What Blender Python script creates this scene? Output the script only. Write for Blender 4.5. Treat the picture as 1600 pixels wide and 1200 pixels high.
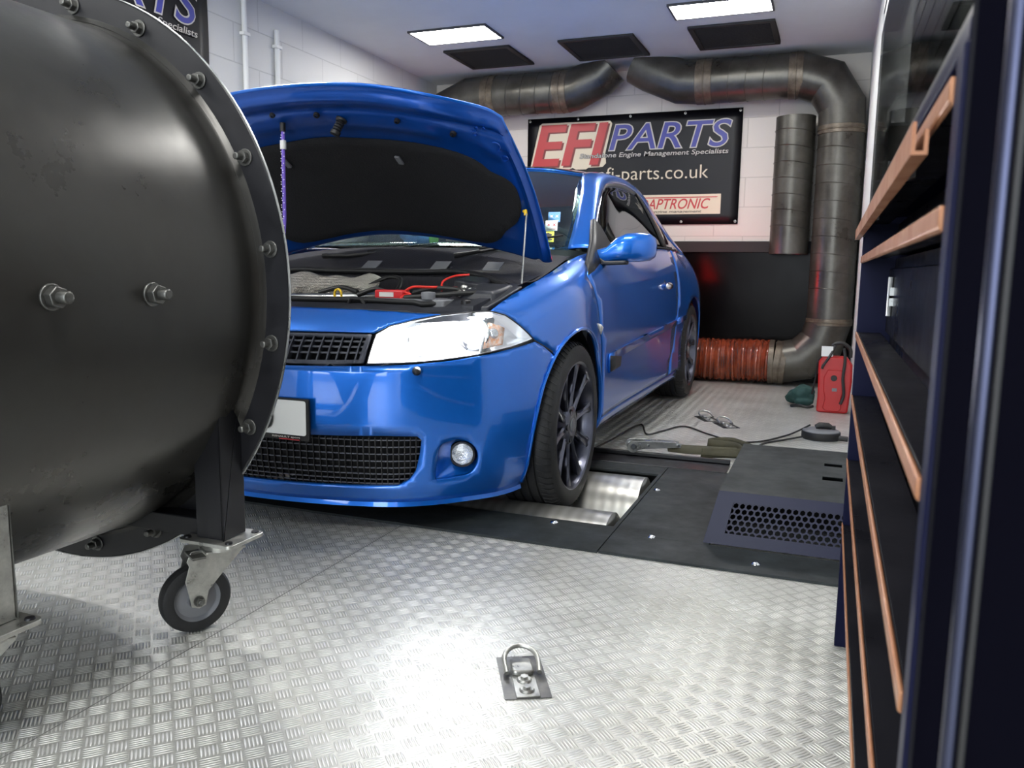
import bpy, bmesh, math, random
import numpy as np
from math import sin, cos, pi, radians as R
from mathutils import Vector, Matrix
from mathutils.geometry import delaunay_2d_cdt
for o in list(bpy.data.objects): bpy.data.objects.remove(o)
random.seed(7)
scene=bpy.context.scene; COL=scene.collection
# ------------------------------------------------------------------ camera
cam=bpy.data.cameras.new('camera'); camo=bpy.data.objects.new('camera',cam); COL.objects.link(camo)
cam.sensor_width=36; cam.lens=28.575; cam.clip_start=.02; cam.clip_end=60
cam.dof.use_dof=True; cam.dof.focus_distance=2.7; cam.dof.aperture_fstop=11
rt=Vector((0.93148188,0.36352342,0.01386465)); up=Vector((-0.06297638,0.12359796,0.99033202)); fw=Vector((-0.35829524,0.92334948,-0.13802265))
camo.matrix_world=Matrix(((rt.x,up.x,-fw.x,0),(rt.y,up.y,-fw.y,0),(rt.z,up.z,-fw.z,.832),(0,0,0,1)))
scene.camera=camo
# ------------------------------------------------------------------ world, exposure
w=bpy.data.worlds.new('world'); scene.world=w; w.use_nodes=True
w.node_tree.nodes['Background'].inputs[0].default_value=(.90,.95,1,1); w.node_tree.nodes['Background'].inputs[1].default_value=.4
scene.view_settings.view_transform='Standard'; scene.view_settings.look='None'
scene.view_settings.exposure=1.42; scene.view_settings.gamma=1; scene.view_settings.use_curve_mapping=False
LAMP=20.0      # strength of the ceiling panels
HEADLAMP=65.0   # strength of the headlamp bulbs
# daylight through the open roller door behind the camera
def area(name,loc,rot,sx,sy,p,c):
    l=bpy.data.lights.new(name,'AREA'); l.shape='RECTANGLE'; l.size=sx; l.size_y=sy; l.energy=p; l.color=c
    o=bpy.data.objects.new(name,l); COL.objects.link(o); o.location=loc; o.rotation_euler=rot; return o
area('doorway_daylight',(-1.4,-3.4,1.3),(R(90),0,0),3.4,2.2,75,(.86,.93,1))
# ------------------------------------------------------------------ materials
def new(name):
    m=bpy.data.materials.new(name); m.use_nodes=True; nt=m.node_tree
    return m,nt,nt.nodes['Principled BSDF']
def mat(name,c,rough=.5,metal=0,coat=0,em=None,ems=0,var=0,vscale=6,rvar=0,bump=0,bscale=60,c2=None,spec=.5,alpha=1):
    m,nt,b=new(name); N=nt.nodes; L=nt.links
    b.inputs['Base Color'].default_value=(*c,1); b.inputs['Roughness'].default_value=rough; b.inputs['Metallic'].default_value=metal
    b.inputs['Coat Weight'].default_value=coat; b.inputs['Coat Roughness'].default_value=.04; b.inputs['Specular IOR Level'].default_value=spec
    if em: b.inputs['Emission Color'].default_value=(*em,1); b.inputs['Emission Strength'].default_value=ems
    if alpha<1: b.inputs['Alpha'].default_value=alpha
    if var or rvar or c2:
        tc=N.new('ShaderNodeTexCoord'); n=N.new('ShaderNodeTexNoise'); n.inputs['Scale'].default_value=vscale; n.inputs['Detail'].default_value=8; n.inputs['Roughness'].default_value=.65
        L.new(tc.outputs['Object'],n.inputs['Vector'])
        cr=N.new('ShaderNodeValToRGB'); cr.color_ramp.elements[0].position=.35; cr.color_ramp.elements[1].position=.68
        k=c2 if c2 else tuple(max(0,x*(1-var)) for x in c)
        cr.color_ramp.elements[0].color=(*k,1); cr.color_ramp.elements[1].color=(*c,1)
        L.new(n.outputs['Fac'],cr.inputs['Fac']); L.new(cr.outputs['Color'],b.inputs['Base Color'])
        if rvar:
            mr=N.new('ShaderNodeMapRange'); mr.inputs['From Min'].default_value=.3; mr.inputs['From Max'].default_value=.7
            mr.inputs['To Min'].default_value=max(.02,rough-rvar); mr.inputs['To Max'].default_value=min(1,rough+rvar)
            L.new(n.outputs['Fac'],mr.inputs['Value']); L.new(mr.outputs['Result'],b.inputs['Roughness'])
    if bump:
        tc=N.new('ShaderNodeTexCoord'); n=N.new('ShaderNodeTexNoise'); n.inputs['Scale'].default_value=bscale; L.new(tc.outputs['Object'],n.inputs['Vector'])
        bp=N.new('ShaderNodeBump'); bp.inputs['Strength'].default_value=bump; bp.inputs['Distance'].default_value=.01
        L.new(n.outputs['Fac'],bp.inputs['Height']); L.new(bp.outputs['Normal'],b.inputs['Normal'])
    return m
M={}
M['paint']=mat('blue_pearl_paint',(.003,.135,.60),.32,.58,1.0)
M['inner_paint']=mat('darker_blue_paint',(.002,.062,.34),.35,.5,.4)  # darker, less coated blue than the body, for the bonnet underside
M['black_plastic']=mat('black_plastic',(.010,.0105,.013),.5,var=.3,vscale=9)
M['bay_plastic']=mat('engine_bay_plastic',(.022,.024,.032),.42,var=.4,vscale=14)
M['grille_plastic']=mat('grille_plastic',(.06,.065,.085),.4)
M['rubber']=mat('tyre_rubber',(.010,.0105,.012),.62,var=.3,vscale=20,bump=.1,bscale=200)
M['rim']=mat('gunmetal_alloy',(.10,.105,.14),.3,.85,.4)
M['chrome']=mat('chrome',(.8,.82,.85),.12,1)
M['steel']=mat('bare_steel',(.55,.56,.55),.32,.9,var=.35,vscale=12,rvar=.1)
M['zinc']=mat('zinc_plated_steel',(.5,.5,.47),.35,.85,var=.4,vscale=30,rvar=.12)
M['fan_steel']=mat('oily_black_steel',(.044,.044,.041),.33,.5,var=.55,vscale=3.2,rvar=.10,c2=(.034,.032,.029),bump=.03,bscale=18)
M['dark_steel']=mat('black_painted_steel',(.008,.008,.011),.42,.1,var=.35,vscale=8,rvar=.1)
M['bolt']=mat('dull_bolt_steel',(.17,.17,.16),.38,.85,var=.4,vscale=60)
M['white_wall']=None
M['pad']=mat('black_insulation_felt',(.007,.007,.009),.95,bump=.3,bscale=160)
M['foil']=None
M['red_plastic']=mat('red_plastic',(.62,.02,.025),.35,coat=.3)
M['yellow']=mat('yellow_plastic',(.85,.55,.02),.4)
M['wire_red']=mat('red_wire',(.75,.03,.02),.45)
M['grey_plastic']=mat('grey_plastic',(.16,.165,.18),.45)
M['white_plastic']=mat('white_plastic',(.72,.72,.70),.4)
M['copper']=mat('worn_copper_lip',(.26,.10,.045),.4,.3,c2=(.32,.15,.075),vscale=9,rvar=.12)
M['navy']=mat('navy_painted_steel',(.004,.005,.020),.4,0,0,spec=.06)
M['drawer']=mat('dark_grey_drawer',(.009,.009,.012),.34,.0,.0,var=.35,vscale=5,rvar=.12,spec=.03)
M['locker']=mat('gloss_black_locker',(.003,.003,.006),.3,0,.0,spec=.0)
M['box_black']=mat('dusty_black_plate',(.011,.013,.014),.55,0,c2=(.030,.036,.038),vscale=4.5,rvar=.12,spec=.22)
M['box_front']=mat('blue_black_panel',(.010,.011,.034),.4,0,0,spec=.2)
M['hole']=mat('dark_void',(.003,.003,.004),.9)
M['board']=mat('gloss_black_board',(.004,.0035,.0035),.2,0,0,var=.4,vscale=3,rvar=.04,spec=.05)
M['band']=mat('matt_black_band',(.012,.011,.012),.7)
M['duct']=mat('sooty_galvanised',(.115,.112,.098),.36,.6,c2=(.05,.046,.038),vscale=4,rvar=.12)
M['duct_band']=mat('taped_joint',(.19,.16,.12),.42,.5,c2=(.08,.065,.05),vscale=15)
M['hose']=mat('rusty_orange_hose',(.34,.07,.028),.26,.1,.5,c2=(.16,.032,.015),vscale=9)
M['bag']=mat('red_power_pack',(.42,.014,.014),.42)
M['green_cloth']=mat('dark_green_fabric',(.012,.05,.045),.8)
M['webbing']=mat('olive_webbing',(.065,.06,.032),.75,bump=.25,bscale=300,var=.3,vscale=25)
M['cream']=mat('cream_print',(.62,.55,.42),.5)
M['print_red']=mat('red_print',(.42,.025,.03),.45)
M['print_red_dark']=mat('dark_red_print',(.16,.02,.02),.5)
M['print_blue']=mat('blue_print',(.04,.045,.26),.45)
M['print_grey']=mat('grey_print',(.45,.43,.40),.5)
M['banner']=mat('black_banner_vinyl',(.003,.003,.005),.45,bump=.12,bscale=3,spec=.3)
M['plate_white']=mat('number_plate_white',(.85,.86,.84),.3)
M['ink']=mat('black_ink',(.004,.004,.005),.5)
M['sticker_blue']=mat('blue_sticker',(.05,.30,.80),.4)
M['sticker_yellow']=mat('yellow_sticker',(.80,.85,.02),.4)
M['toy_blue']=mat('blue_plush',(.10,.32,.75),.9,bump=.4,bscale=120)
M['lime']=mat('lime_plush',(.28,.75,.12),.8)
M['skin_pink']=mat('pink_cloth',(.55,.32,.30),.8)
M['interior']=mat('dark_cabin_trim',(.07,.075,.08),.8)
M['headlining']=mat('pale_headlining',(.42,.44,.43),.9)
M['seam']=mat('plate_joint',(.16,.16,.15),.7)
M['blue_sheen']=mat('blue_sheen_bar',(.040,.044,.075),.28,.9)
M['acrylic']=None
M['seat']=mat('dark_seat_fabric',(.02,.021,.025),.85)
M['purple']=mat('purple_cord',(.20,.12,.62),.6)
M['white_dot']=mat('white_fleck',(.85,.85,.92),.5)
M['amber']=mat('amber_reflector',(.85,.30,.08),.25,.2,.5,c2=(.9,.8,.72),vscale=90)
M['reflector']=mat('bright_reflector',(.90,.91,.93),.28,.6)
M['lamp']=mat('headlamp_bulb',(1,1,1),.5,em=(1,1,1),ems=HEADLAMP)
M['side_lamp']=mat('fog_reflector',(.75,.76,.78),.22,.9,bump=.6,bscale=120)
M['tail']=mat('lit_tail_lamp',(.6,.01,.01),.3,em=(1,.02,.02),ems=9)
M['panel_light']=mat('lit_ceiling_panel',(1,1,1),.5,em=(1,.985,.95),ems=LAMP)
M['light_frame']=mat('light_frame',(.05,.05,.055),.5)
M['vent_dark']=mat('dark_vent_filter',(.02,.018,.017),.8,bump=.3,bscale=90)
M['vent_frame']=mat('black_vent_frame',(.012,.012,.012),.5)
M['ceil']=mat('white_ceiling',(.60,.62,.63),.75,var=.08,vscale=2)
M['pipe_white']=mat('white_painted_conduit',(.68,.68,.66),.5)
M['cable']=mat('black_cable',(.012,.012,.012),.5)
M['silver_can']=mat('brushed_silver',(.7,.68,.62),.28,1)
def mathn(nt,op,*a):
    n=nt.nodes.new('ShaderNodeMath'); n.operation=op
    for i,x in enumerate(a):
        if isinstance(x,(int,float)): n.inputs[i].default_value=x
        else: nt.links.new(x,n.inputs[i])
    return n.outputs[0]
def glass(name,c,tr,rough=.02):
    m=bpy.data.materials.new(name); m.use_nodes=True; nt=m.node_tree; N=nt.nodes; N.clear()
    o=N.new('ShaderNodeOutputMaterial'); mx=N.new('ShaderNodeMixShader'); t=N.new('ShaderNodeBsdfTransparent'); g=N.new('ShaderNodeBsdfGlossy'); f=N.new('ShaderNodeFresnel')
    t.inputs[0].default_value=(*tr,1); g.inputs[0].default_value=(*c,1); g.inputs['Roughness'].default_value=rough; f.inputs[0].default_value=1.6
    ge=N.new('ShaderNodeNewGeometry'); nt.links.new(mathn(nt,'SUBTRACT',1.6,mathn(nt,'MULTIPLY',ge.outputs['Backfacing'],.975)),f.inputs[0])
    nt.links.new(f.outputs[0],mx.inputs[0]); nt.links.new(t.outputs[0],mx.inputs[1]); nt.links.new(g.outputs[0],mx.inputs[2]); nt.links.new(mx.outputs[0],o.inputs[0])
    return m
M['screen']=glass('tinted_windscreen',(.9,1,.97),(.70,.78,.76))
M['dark_glass']=glass('dark_tinted_glass',(.9,.95,1),(.22,.25,.25))
M['acrylic']=glass('clear_acrylic',(.25,.26,.27),(.86,.88,.87))
M['lens']=glass('clear_lens',(1,1,1),(.93,.95,.97))
def tread():
    m,nt,b=new('aluminium_tread_plate'); N=nt.nodes; L=nt.links
    tc=N.new('ShaderNodeTexCoord'); sp=N.new('ShaderNodeSeparateXYZ'); L.new(tc.outputs['Object'],sp.inputs[0])
    a=.0365*math.sqrt(2)
    f=lambda op,*x: mathn(nt,op,*x)
    u=f('DIVIDE',f('ADD',sp.outputs[0],sp.outputs[1]),a); v=f('DIVIDE',f('SUBTRACT',sp.outputs[1],sp.outputs[0]),a)
    fu=f('FLOOR',u); fv=f('FLOOR',v); par=f('MODULO',f('ABSOLUTE',f('ADD',fu,fv)),2.0)
    lu=f('SUBTRACT',u,fu); lv=f('SUBTRACT',v,fv)
    def mix(x,y): return f('ADD',f('MULTIPLY',x,f('SUBTRACT',1.0,par)),f('MULTIPLY',y,par))
    al=mix(lu,lv); ac=mix(lv,lu)     # along a bar, across the bars
    ac5=f('MULTIPLY',f('SUBTRACT',ac,.04),5/.92); k=f('SUBTRACT',ac5,f('FLOOR',ac5))
    cc=f('MULTIPLY',f('ABSOLUTE',f('SUBTRACT',k,.5)),2.0)         # 0 at the bar's ridge
    ll=f('MULTIPLY',f('ABSOLUTE',f('SUBTRACT',al,.5)),2.1)
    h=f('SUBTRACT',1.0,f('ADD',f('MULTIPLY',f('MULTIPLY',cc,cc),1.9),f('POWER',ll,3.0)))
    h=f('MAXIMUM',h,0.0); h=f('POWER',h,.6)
    bp=N.new('ShaderNodeBump'); bp.inputs['Strength'].default_value=1; bp.inputs['Distance'].default_value=.0036
    L.new(h,bp.inputs['Height']); L.new(bp.outputs['Normal'],b.inputs['Normal'])
    n=N.new('ShaderNodeTexNoise'); n.inputs['Scale'].default_value=2.3; n.inputs['Detail'].default_value=9; n.inputs['Roughness'].default_value=.7; L.new(tc.outputs['Object'],n.inputs['Vector'])
    cr=N.new('ShaderNodeValToRGB'); cr.color_ramp.elements[0].position=.3; cr.color_ramp.elements[1].position=.62
    cr.color_ramp.elements[0].color=(.70,.69,.64,1); cr.color_ramp.elements[1].color=(.96,.955,.92,1); L.new(n.outputs['Fac'],cr.inputs['Fac'])
    mx=N.new('ShaderNodeMixRGB'); mx.blend_type='MULTIPLY'; mx.inputs[0].default_value=1; L.new(cr.outputs[0],mx.inputs[1])
    c2=N.new('ShaderNodeValToRGB'); c2.color_ramp.elements[0].color=(.64,.64,.62,1); c2.color_ramp.elements[1].color=(1,1,1,1); L.new(h,c2.inputs[0]); L.new(c2.outputs[0],mx.inputs[2])  # shading put into the colour: valleys between the bars darker than the ridges
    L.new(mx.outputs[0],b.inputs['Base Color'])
    b.inputs['Metallic'].default_value=.62
    mr=N.new('ShaderNodeMapRange'); mr.inputs['To Min'].default_value=.30; mr.inputs['To Max'].default_value=.46; L.new(n.outputs['Fac'],mr.inputs['Value']); L.new(mr.outputs[0],b.inputs['Roughness'])
    return m
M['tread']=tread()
def blocks(name,axis,c):
    m,nt,b=new(name); N=nt.nodes; L=nt.links
    tc=N.new('ShaderNodeTexCoord'); sp=N.new('ShaderNodeSeparateXYZ'); cb=N.new('ShaderNodeCombineXYZ'); L.new(tc.outputs['Object'],sp.inputs[0])
    L.new(sp.outputs[0 if axis=='x' else 1],cb.inputs[0]); L.new(sp.outputs[2],cb.inputs[1])
    br=N.new('ShaderNodeTexBrick'); br.inputs['Scale'].default_value=1; br.inputs['Brick Width'].default_value=.45; br.inputs['Row Height'].default_value=.225
    br.inputs['Mortar Size'].default_value=.004; br.inputs['Mortar Smooth'].default_value=.4
    k=[x*.80 for x in c]
    br.inputs['Color1'].default_value=(*c,1); br.inputs['Color2'].default_value=(*[x*.97 for x in c],1); br.inputs['Mortar'].default_value=(*k,1)
    L.new(cb.outputs[0],br.inputs['Vector']); L.new(br.outputs['Color'],b.inputs['Base Color'])
    n=N.new('ShaderNodeTexNoise'); n.inputs['Scale'].default_value=70; L.new(tc.outputs['Object'],n.inputs['Vector'])
    ad=mathn(nt,'ADD',mathn(nt,'MULTIPLY',n.outputs['Fac'],.25),mathn(nt,'SUBTRACT',1.0,br.outputs['Fac']))
    bp=N.new('ShaderNodeBump'); bp.inputs['Strength'].default_value=.5; bp.inputs['Distance'].default_value=.006; L.new(ad,bp.inputs['Height']); L.new(bp.outputs['Normal'],b.inputs['Normal'])
    b.inputs['Roughness'].default_value=.6
    return m
M['wall_x']=blocks('painted_blockwork_back','x',(.60,.565,.52)); M['wall_y']=blocks('painted_blockwork_side','y',(.55,.55,.54))
def wave(name,base,c2,scale,dirn,metal,rough,bump):
    m,nt,b=new(name); N=nt.nodes; L=nt.links
    tc=N.new('ShaderNodeTexCoord'); wv=N.new('ShaderNodeTexWave'); wv.bands_direction=dirn; wv.inputs['Scale'].default_value=scale; L.new(tc.outputs['Object'],wv.inputs['Vector'])
    cr=N.new('ShaderNodeValToRGB'); cr.color_ramp.elements[0].color=(*c2,1); cr.color_ramp.elements[1].color=(*base,1); L.new(wv.outputs['Fac'],cr.inputs[0]); L.new(cr.outputs[0],b.inputs['Base Color'])
    bp=N.new('ShaderNodeBump'); bp.inputs['Strength'].default_value=bump; bp.inputs['Distance'].default_value=.002; L.new(wv.outputs['Fac'],bp.inputs['Height']); L.new(bp.outputs['Normal'],b.inputs['Normal'])
    b.inputs['Metallic'].default_value=metal; b.inputs['Roughness'].default_value=rough
    return m
def foilm():
    m,nt,b=new('dimpled_foil'); N=nt.nodes; L=nt.links
    tc=N.new('ShaderNodeTexCoord'); v=N.new('ShaderNodeTexVoronoi'); v.inputs['Scale'].default_value=100; v.inputs['Randomness'].default_value=.15; L.new(tc.outputs['Object'],v.inputs['Vector'])
    bp=N.new('ShaderNodeBump'); bp.inputs['Distance'].default_value=.02; L.new(v.outputs['Distance'],bp.inputs['Height']); L.new(bp.outputs['Normal'],b.inputs['Normal'])
    b.inputs['Base Color'].default_value=(.60,.56,.50,1); b.inputs['Metallic'].default_value=.85; b.inputs['Roughness'].default_value=.38
    return m
M['foil']=foilm()
M['roller']=wave('turned_steel_roller',(.62,.61,.57),(.50,.49,.45),8,'X',.9,.3,.1)
M['cowl']=wave('ribbed_cowl_plastic',(.012,.012,.020),(.006,.006,.010),60,'X',0,.7,.5)
# ------------------------------------------------------------------ mesh helpers
ORG={}
def org(p): return ORG.get(p.name,Vector((0,0,0))) if p else Vector((0,0,0))
def link(name,data,mt,parent=None,smooth=35,bevel=0,solid=0,seg=2):
    o=bpy.data.objects.new(name,data); COL.objects.link(o)
    if mt is not None: data.materials.append(M[mt] if isinstance(mt,str) else mt)
    if parent: o.parent=parent
    ORG[o.name]=org(parent)
    if smooth and isinstance(data,bpy.types.Mesh) and len(data.polygons):
        data.shade_smooth(); data.set_sharp_from_angle(angle=R(smooth))
    if solid:
        md=o.modifiers.new('thickness','SOLIDIFY'); md.thickness=solid; md.offset=-1
    if bevel:
        md=o.modifiers.new('bevel','BEVEL'); md.width=bevel; md.segments=seg; md.limit_method='ANGLE'; md.angle_limit=R(40)
    return o
class MB:
    def __init__(s): s.v=[]; s.f=[]
    def add(s,vs,fs):
        n=len(s.v); s.v+=[Vector(v) for v in vs]; s.f+=[[i+n for i in f] for f in fs]; return s
    def box(s,a,b,rot=None,c=None):
        x0,y0,z0=a; x1,y1,z1=b
        vs=[Vector(p) for p in ((x0,y0,z0),(x1,y0,z0),(x1,y1,z0),(x0,y1,z0),(x0,y0,z1),(x1,y0,z1),(x1,y1,z1),(x0,y1,z1))]
        if rot is not None:
            c=Vector(c) if c else (Vector(a)+Vector(b))/2; vs=[rot@(p-c)+c for p in vs]
        return s.add(vs,[(3,2,1,0),(4,5,6,7),(0,1,5,4),(1,2,6,5),(2,3,7,6),(3,0,4,7)])
    def hexa(s,p): return s.add(p,[(3,2,1,0),(4,5,6,7),(0,1,5,4),(1,2,6,5),(2,3,7,6),(3,0,4,7)])
    def sweep(s,path,r,n=12,cap=True,squash=None):
        P=[Vector(p) for p in path]; m=len(P); rr=r if isinstance(r,(list,tuple)) else [r]*m
        T=[]
        for i in range(m):
            a=(P[i]-P[i-1]).normalized() if i else None; b=(P[i+1]-P[i]).normalized() if i<m-1 else None
            T.append(((a or b)+(b or a)).normalized())
        u=T[0].orthogonal().normalized(); vs=[]
        for i in range(m):
            t=T[i]; u=(u-t*u.dot(t)).normalized(); w_=t.cross(u)
            k=1.0
            for j in range(n):
                q=2*pi*j/n; d=u*cos(q)+w_*sin(q)
                # keep the tube round through a mitre
                if 0<i<m-1:
                    seg=(P[i+1]-P[i]).normalized(); cth=abs(t.dot(seg)); ax=(P[i+1]-P[i]).normalized()-(P[i]-P[i-1]).normalized()
                    if ax.length>1e-4 and cth>.3:
                        ax.normalize(); comp=d.dot(ax); d=d+ax*comp*(1/cth-1)
                vs.append(P[i]+d*rr[i])
        fs=[(i*n+j,i*n+(j+1)%n,(i+1)*n+(j+1)%n,(i+1)*n+j) for i in range(m-1) for j in range(n)]
        if cap: fs+=[tuple(range(n-1,-1,-1)),tuple((m-1)*n+j for j in range(n))]
        return s.add(vs,fs)
    def cyl(s,a,b,r,n=24,r2=None): return s.sweep([a,b],[r,r if r2 is None else r2],n)
    def lathe(s,prof,c,axis,n=32,closed=False,ref=None):
        ax=Vector(axis).normalized(); u=Vector(ref).normalized() if ref else ax.orthogonal().normalized(); w_=ax.cross(u); c=Vector(c); vs=[]
        for (r,h) in prof:
            for j in range(n):
                q=2*pi*j/n; vs.append(c+ax*h+(u*cos(q)+w_*sin(q))*r)
        m=len(prof); rng=range(m if closed else m-1)
        fs=[(i*n+j,i*n+(j+1)%n,((i+1)%m)*n+(j+1)%n,((i+1)%m)*n+j) for i in rng for j in range(n)]
        if not closed:
            if prof[0][0]>1e-6 and False: pass
        return s.add(vs,fs)
    def prism(s,poly,fn,h0,h1):
        n=len(poly); vs=[fn(p[0],p[1],h0) for p in poly]+[fn(p[0],p[1],h1) for p in poly]
        fs=[tuple(range(n-1,-1,-1)),tuple(range(n,2*n))]+[(i,(i+1)%n,n+(i+1)%n,n+i) for i in range(n)]
        return s.add(vs,fs)
    def grid(s,rows,flip=False):
        m=len(rows); n=len(rows[0]); vs=[p for r in rows for p in r]
        fs=[(i*n+j,i*n+j+1,(i+1)*n+j+1,(i+1)*n+j) for i in range(m-1) for j in range(n-1)]
        if flip: fs=[f[::-1] for f in fs]
        return s.add(vs,fs)
    def ball(s,c,r,n=16,k=None):
        c=Vector(c); k=k or (1,1,1); m=n//2; rows=[]
        for i in range(m+1):
            t=pi*i/m; rows.append([c+Vector((sin(t)*cos(2*pi*j/n)*r*k[0],sin(t)*sin(2*pi*j/n)*r*k[1],cos(t)*r*k[2])) for j in range(n+1)])
        return s.grid(rows,True)
    def build(s,name,mt,parent=None,recalc=True,merge=True,**kw):
        o_=org(parent); me=bpy.data.meshes.new(name); me.from_pydata([v-o_ for v in s.v],[],s.f)
        bm=bmesh.new(); bm.from_mesh(me)
        if merge: bmesh.ops.remove_doubles(bm,verts=bm.verts,dist=1e-5)
        if recalc: bmesh.ops.recalc_face_normals(bm,faces=bm.faces)
        bm.to_mesh(me); bm.free(); me.update()
        return link(name,me,mt,parent,**kw)
def empty(name,loc,label=None,cat=None,group=None):
    o=bpy.data.objects.new(name,None); COL.objects.link(o); o.location=loc; o.empty_display_size=.1; ORG[o.name]=Vector(loc)
    if label: tag(o,label,cat,group)
    return o
def tag(o,label=None,cat=None,group=None,kind=None):
    if label: o['label']=label
    if cat: o['category']=cat
    if group: o['group']=group
    if kind: o['kind']=kind
    return o
def structure(o): o['kind']='structure'; return o
def bez(pts,n=10):
    P=[Vector(p) for p in pts]; out=[]
    for i in range(len(P)-1):
        a=P[max(i-1,0)]; b=P[i]; c=P[i+1]; d=P[min(i+2,len(P)-1)]
        for k in range(n):
            t=k/n; out.append(.5*((2*b)+(c-a)*t+(2*a-5*b+4*c-d)*t*t+(3*b-a-3*c+d)*t**3))
    out.append(P[-1]); return out
def rrect(x0,z0,x1,z1,r,n=5):
    out=[]
    for cx,cz,a0 in ((x1-r,z1-r,0),(x0+r,z1-r,90),(x0+r,z0+r,180),(x1-r,z0+r,270)):
        for i in range(n+1):
            q=R(a0+90*i/n); out.append((cx+r*cos(q),cz+r*sin(q)))
    return out
def hexbolt(mb,c,axis,r,h,stud=None):
    ax=Vector(axis).normalized(); c=Vector(c)
    mb.sweep([c,c+ax*h],r,6)
    mb.sweep([c,c+ax*h*.18],r*1.25,16)
    if stud: mb.sweep([c+ax*h,c+ax*stud,c+ax*(stud+.001)],[r*.55,r*.55,r*.45],12)
def text(s,name,mt,parent,x0,z0,x1,z1,place,shear=0,off=0,depth=.001,bold=0):
    """lettering fitted into the box x0..x1, z0..z1, mapped by place(u,v,h) -> world"""
    cu=bpy.data.curves.new(name,'FONT'); cu.body=s; cu.size=1; cu.shear=shear; cu.offset=off+bold; cu.extrude=.5; cu.fill_mode='BOTH'; cu.resolution_u=4
    t=bpy.data.objects.new('tmp',cu); COL.objects.link(t); bpy.context.view_layer.update()
    me=bpy.data.meshes.new_from_object(t.evaluated_get(bpy.context.evaluated_depsgraph_get())); bpy.data.objects.remove(t)
    co=np.array([v.co[:] for v in me.vertices]); lo=co.min(0); hi=co.max(0)
    # the box is for the letters without their outline
    lo[:2]+=off; hi[:2]-=off
    o_=org(parent)
    for v in me.vertices:
        a=(v.co.x-lo[0])/(hi[0]-lo[0]); b=(v.co.y-lo[1])/(hi[1]-lo[1])
        v.co=place(x0+(x1-x0)*a,z0+(z1-z0)*b,depth if v.co.z>0 else 0)-o_
    me.update(); me.name=name
    bm=bmesh.new(); bm.from_mesh(me); bmesh.ops.recalc_face_normals(bm,faces=bm.faces); bm.to_mesh(me); bm.free()
    me.materials.clear()
    return link(name,me,mt,parent,smooth=0)
# ================================================================== the room
XL,XR,YB,ZC=-3.35,.17,6.70,2.44
YJ=2.02; XR2=.80; YF=-3.3
def quads(rects,fn):
    mb=MB()
    for a,b,c,d in rects: mb.add([fn(a,b),fn(c,b),fn(c,d),fn(a,d)],[(0,1,2,3)])
    return mb
def rect_minus(x0,y0,x1,y1,holes):
    xs=sorted({x0,x1,*[h[0] for h in holes],*[h[2] for h in holes]}); ys=sorted({y0,y1,*[h[1] for h in holes],*[h[3] for h in holes]}); out=[]
    for i in range(len(xs)-1):
        for j in range(len(ys)-1):
            cx=(xs[i]+xs[i+1])/2; cy=(ys[j]+ys[j+1])/2
            if not any(h[0]<cx<h[2] and h[1]<cy<h[3] for h in holes): out.append((xs[i],ys[j],xs[i+1],ys[j+1]))
    return out
PIT=[(-1.50,2.52,-.615,3.27),(-2.84,2.52,-1.96,3.27)]
RING=(-.543,1.485,R(-33))   # tie-down recess centre
fl=quads(rect_minus(XL,YF,XR2,YB,PIT),lambda x,y:Vector((x,y,0)))
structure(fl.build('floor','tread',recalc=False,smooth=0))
sm=MB(); 
for x in (-1.262,-2.47): sm.box((x-.0011,YF,0),(x+.0011,2.27,.0005))
for y in (.05,): sm.box((XL,y-.0015,0),(XR2,y+.0015,.0006))
structure(sm.build('trim_1','seam'))
structure(quads([(XL,YF,XR2,YB)],lambda x,y:Vector((x,y,ZC))).build('ceiling','ceil',recalc=False,smooth=0))
structure(MB().box((XL-.1,YF,-.02),(XL,YB+.1,ZC+.02)).build('wall_left','wall_y'))
structure(MB().box((XL,YB,-.02),(XR2,YB+.1,ZC+.02)).build('wall_back','wall_x'))
structure(MB().box((XR,YJ,-.02),(XR2,YB,ZC+.02)).build('wall_right',mat('white_painted_plaster',(.70,.71,.70),.6)))
structure(MB().box((XR2,YF,-.02),(XR2+.1,YJ,ZC+.02)).build('wall_right_front',mat('white_painted_plaster_2',(.66,.66,.65),.6)))
# header and piers round the open roller door behind the camera
hd=MB().box((XL,YF-.1,2.3),(XR2,YF,ZC+.02)); structure(hd.build('wall_front','wall_x'))
# black lining at the foot of the back wall
board=MB().box((-3.3,6.675,.0),(XR,6.70,1.0)).build('wall_board','board',bevel=.002)
tag(board,'tall gloss black board lining the lower half of the back wall','wall board')
band=MB().box((-3.3,6.655,1.0),(XR,6.70,1.085)).build('wall_rail','band',bevel=.002)
tag(band,'matt black rail running along the top of the black wall board','rail')
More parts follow.
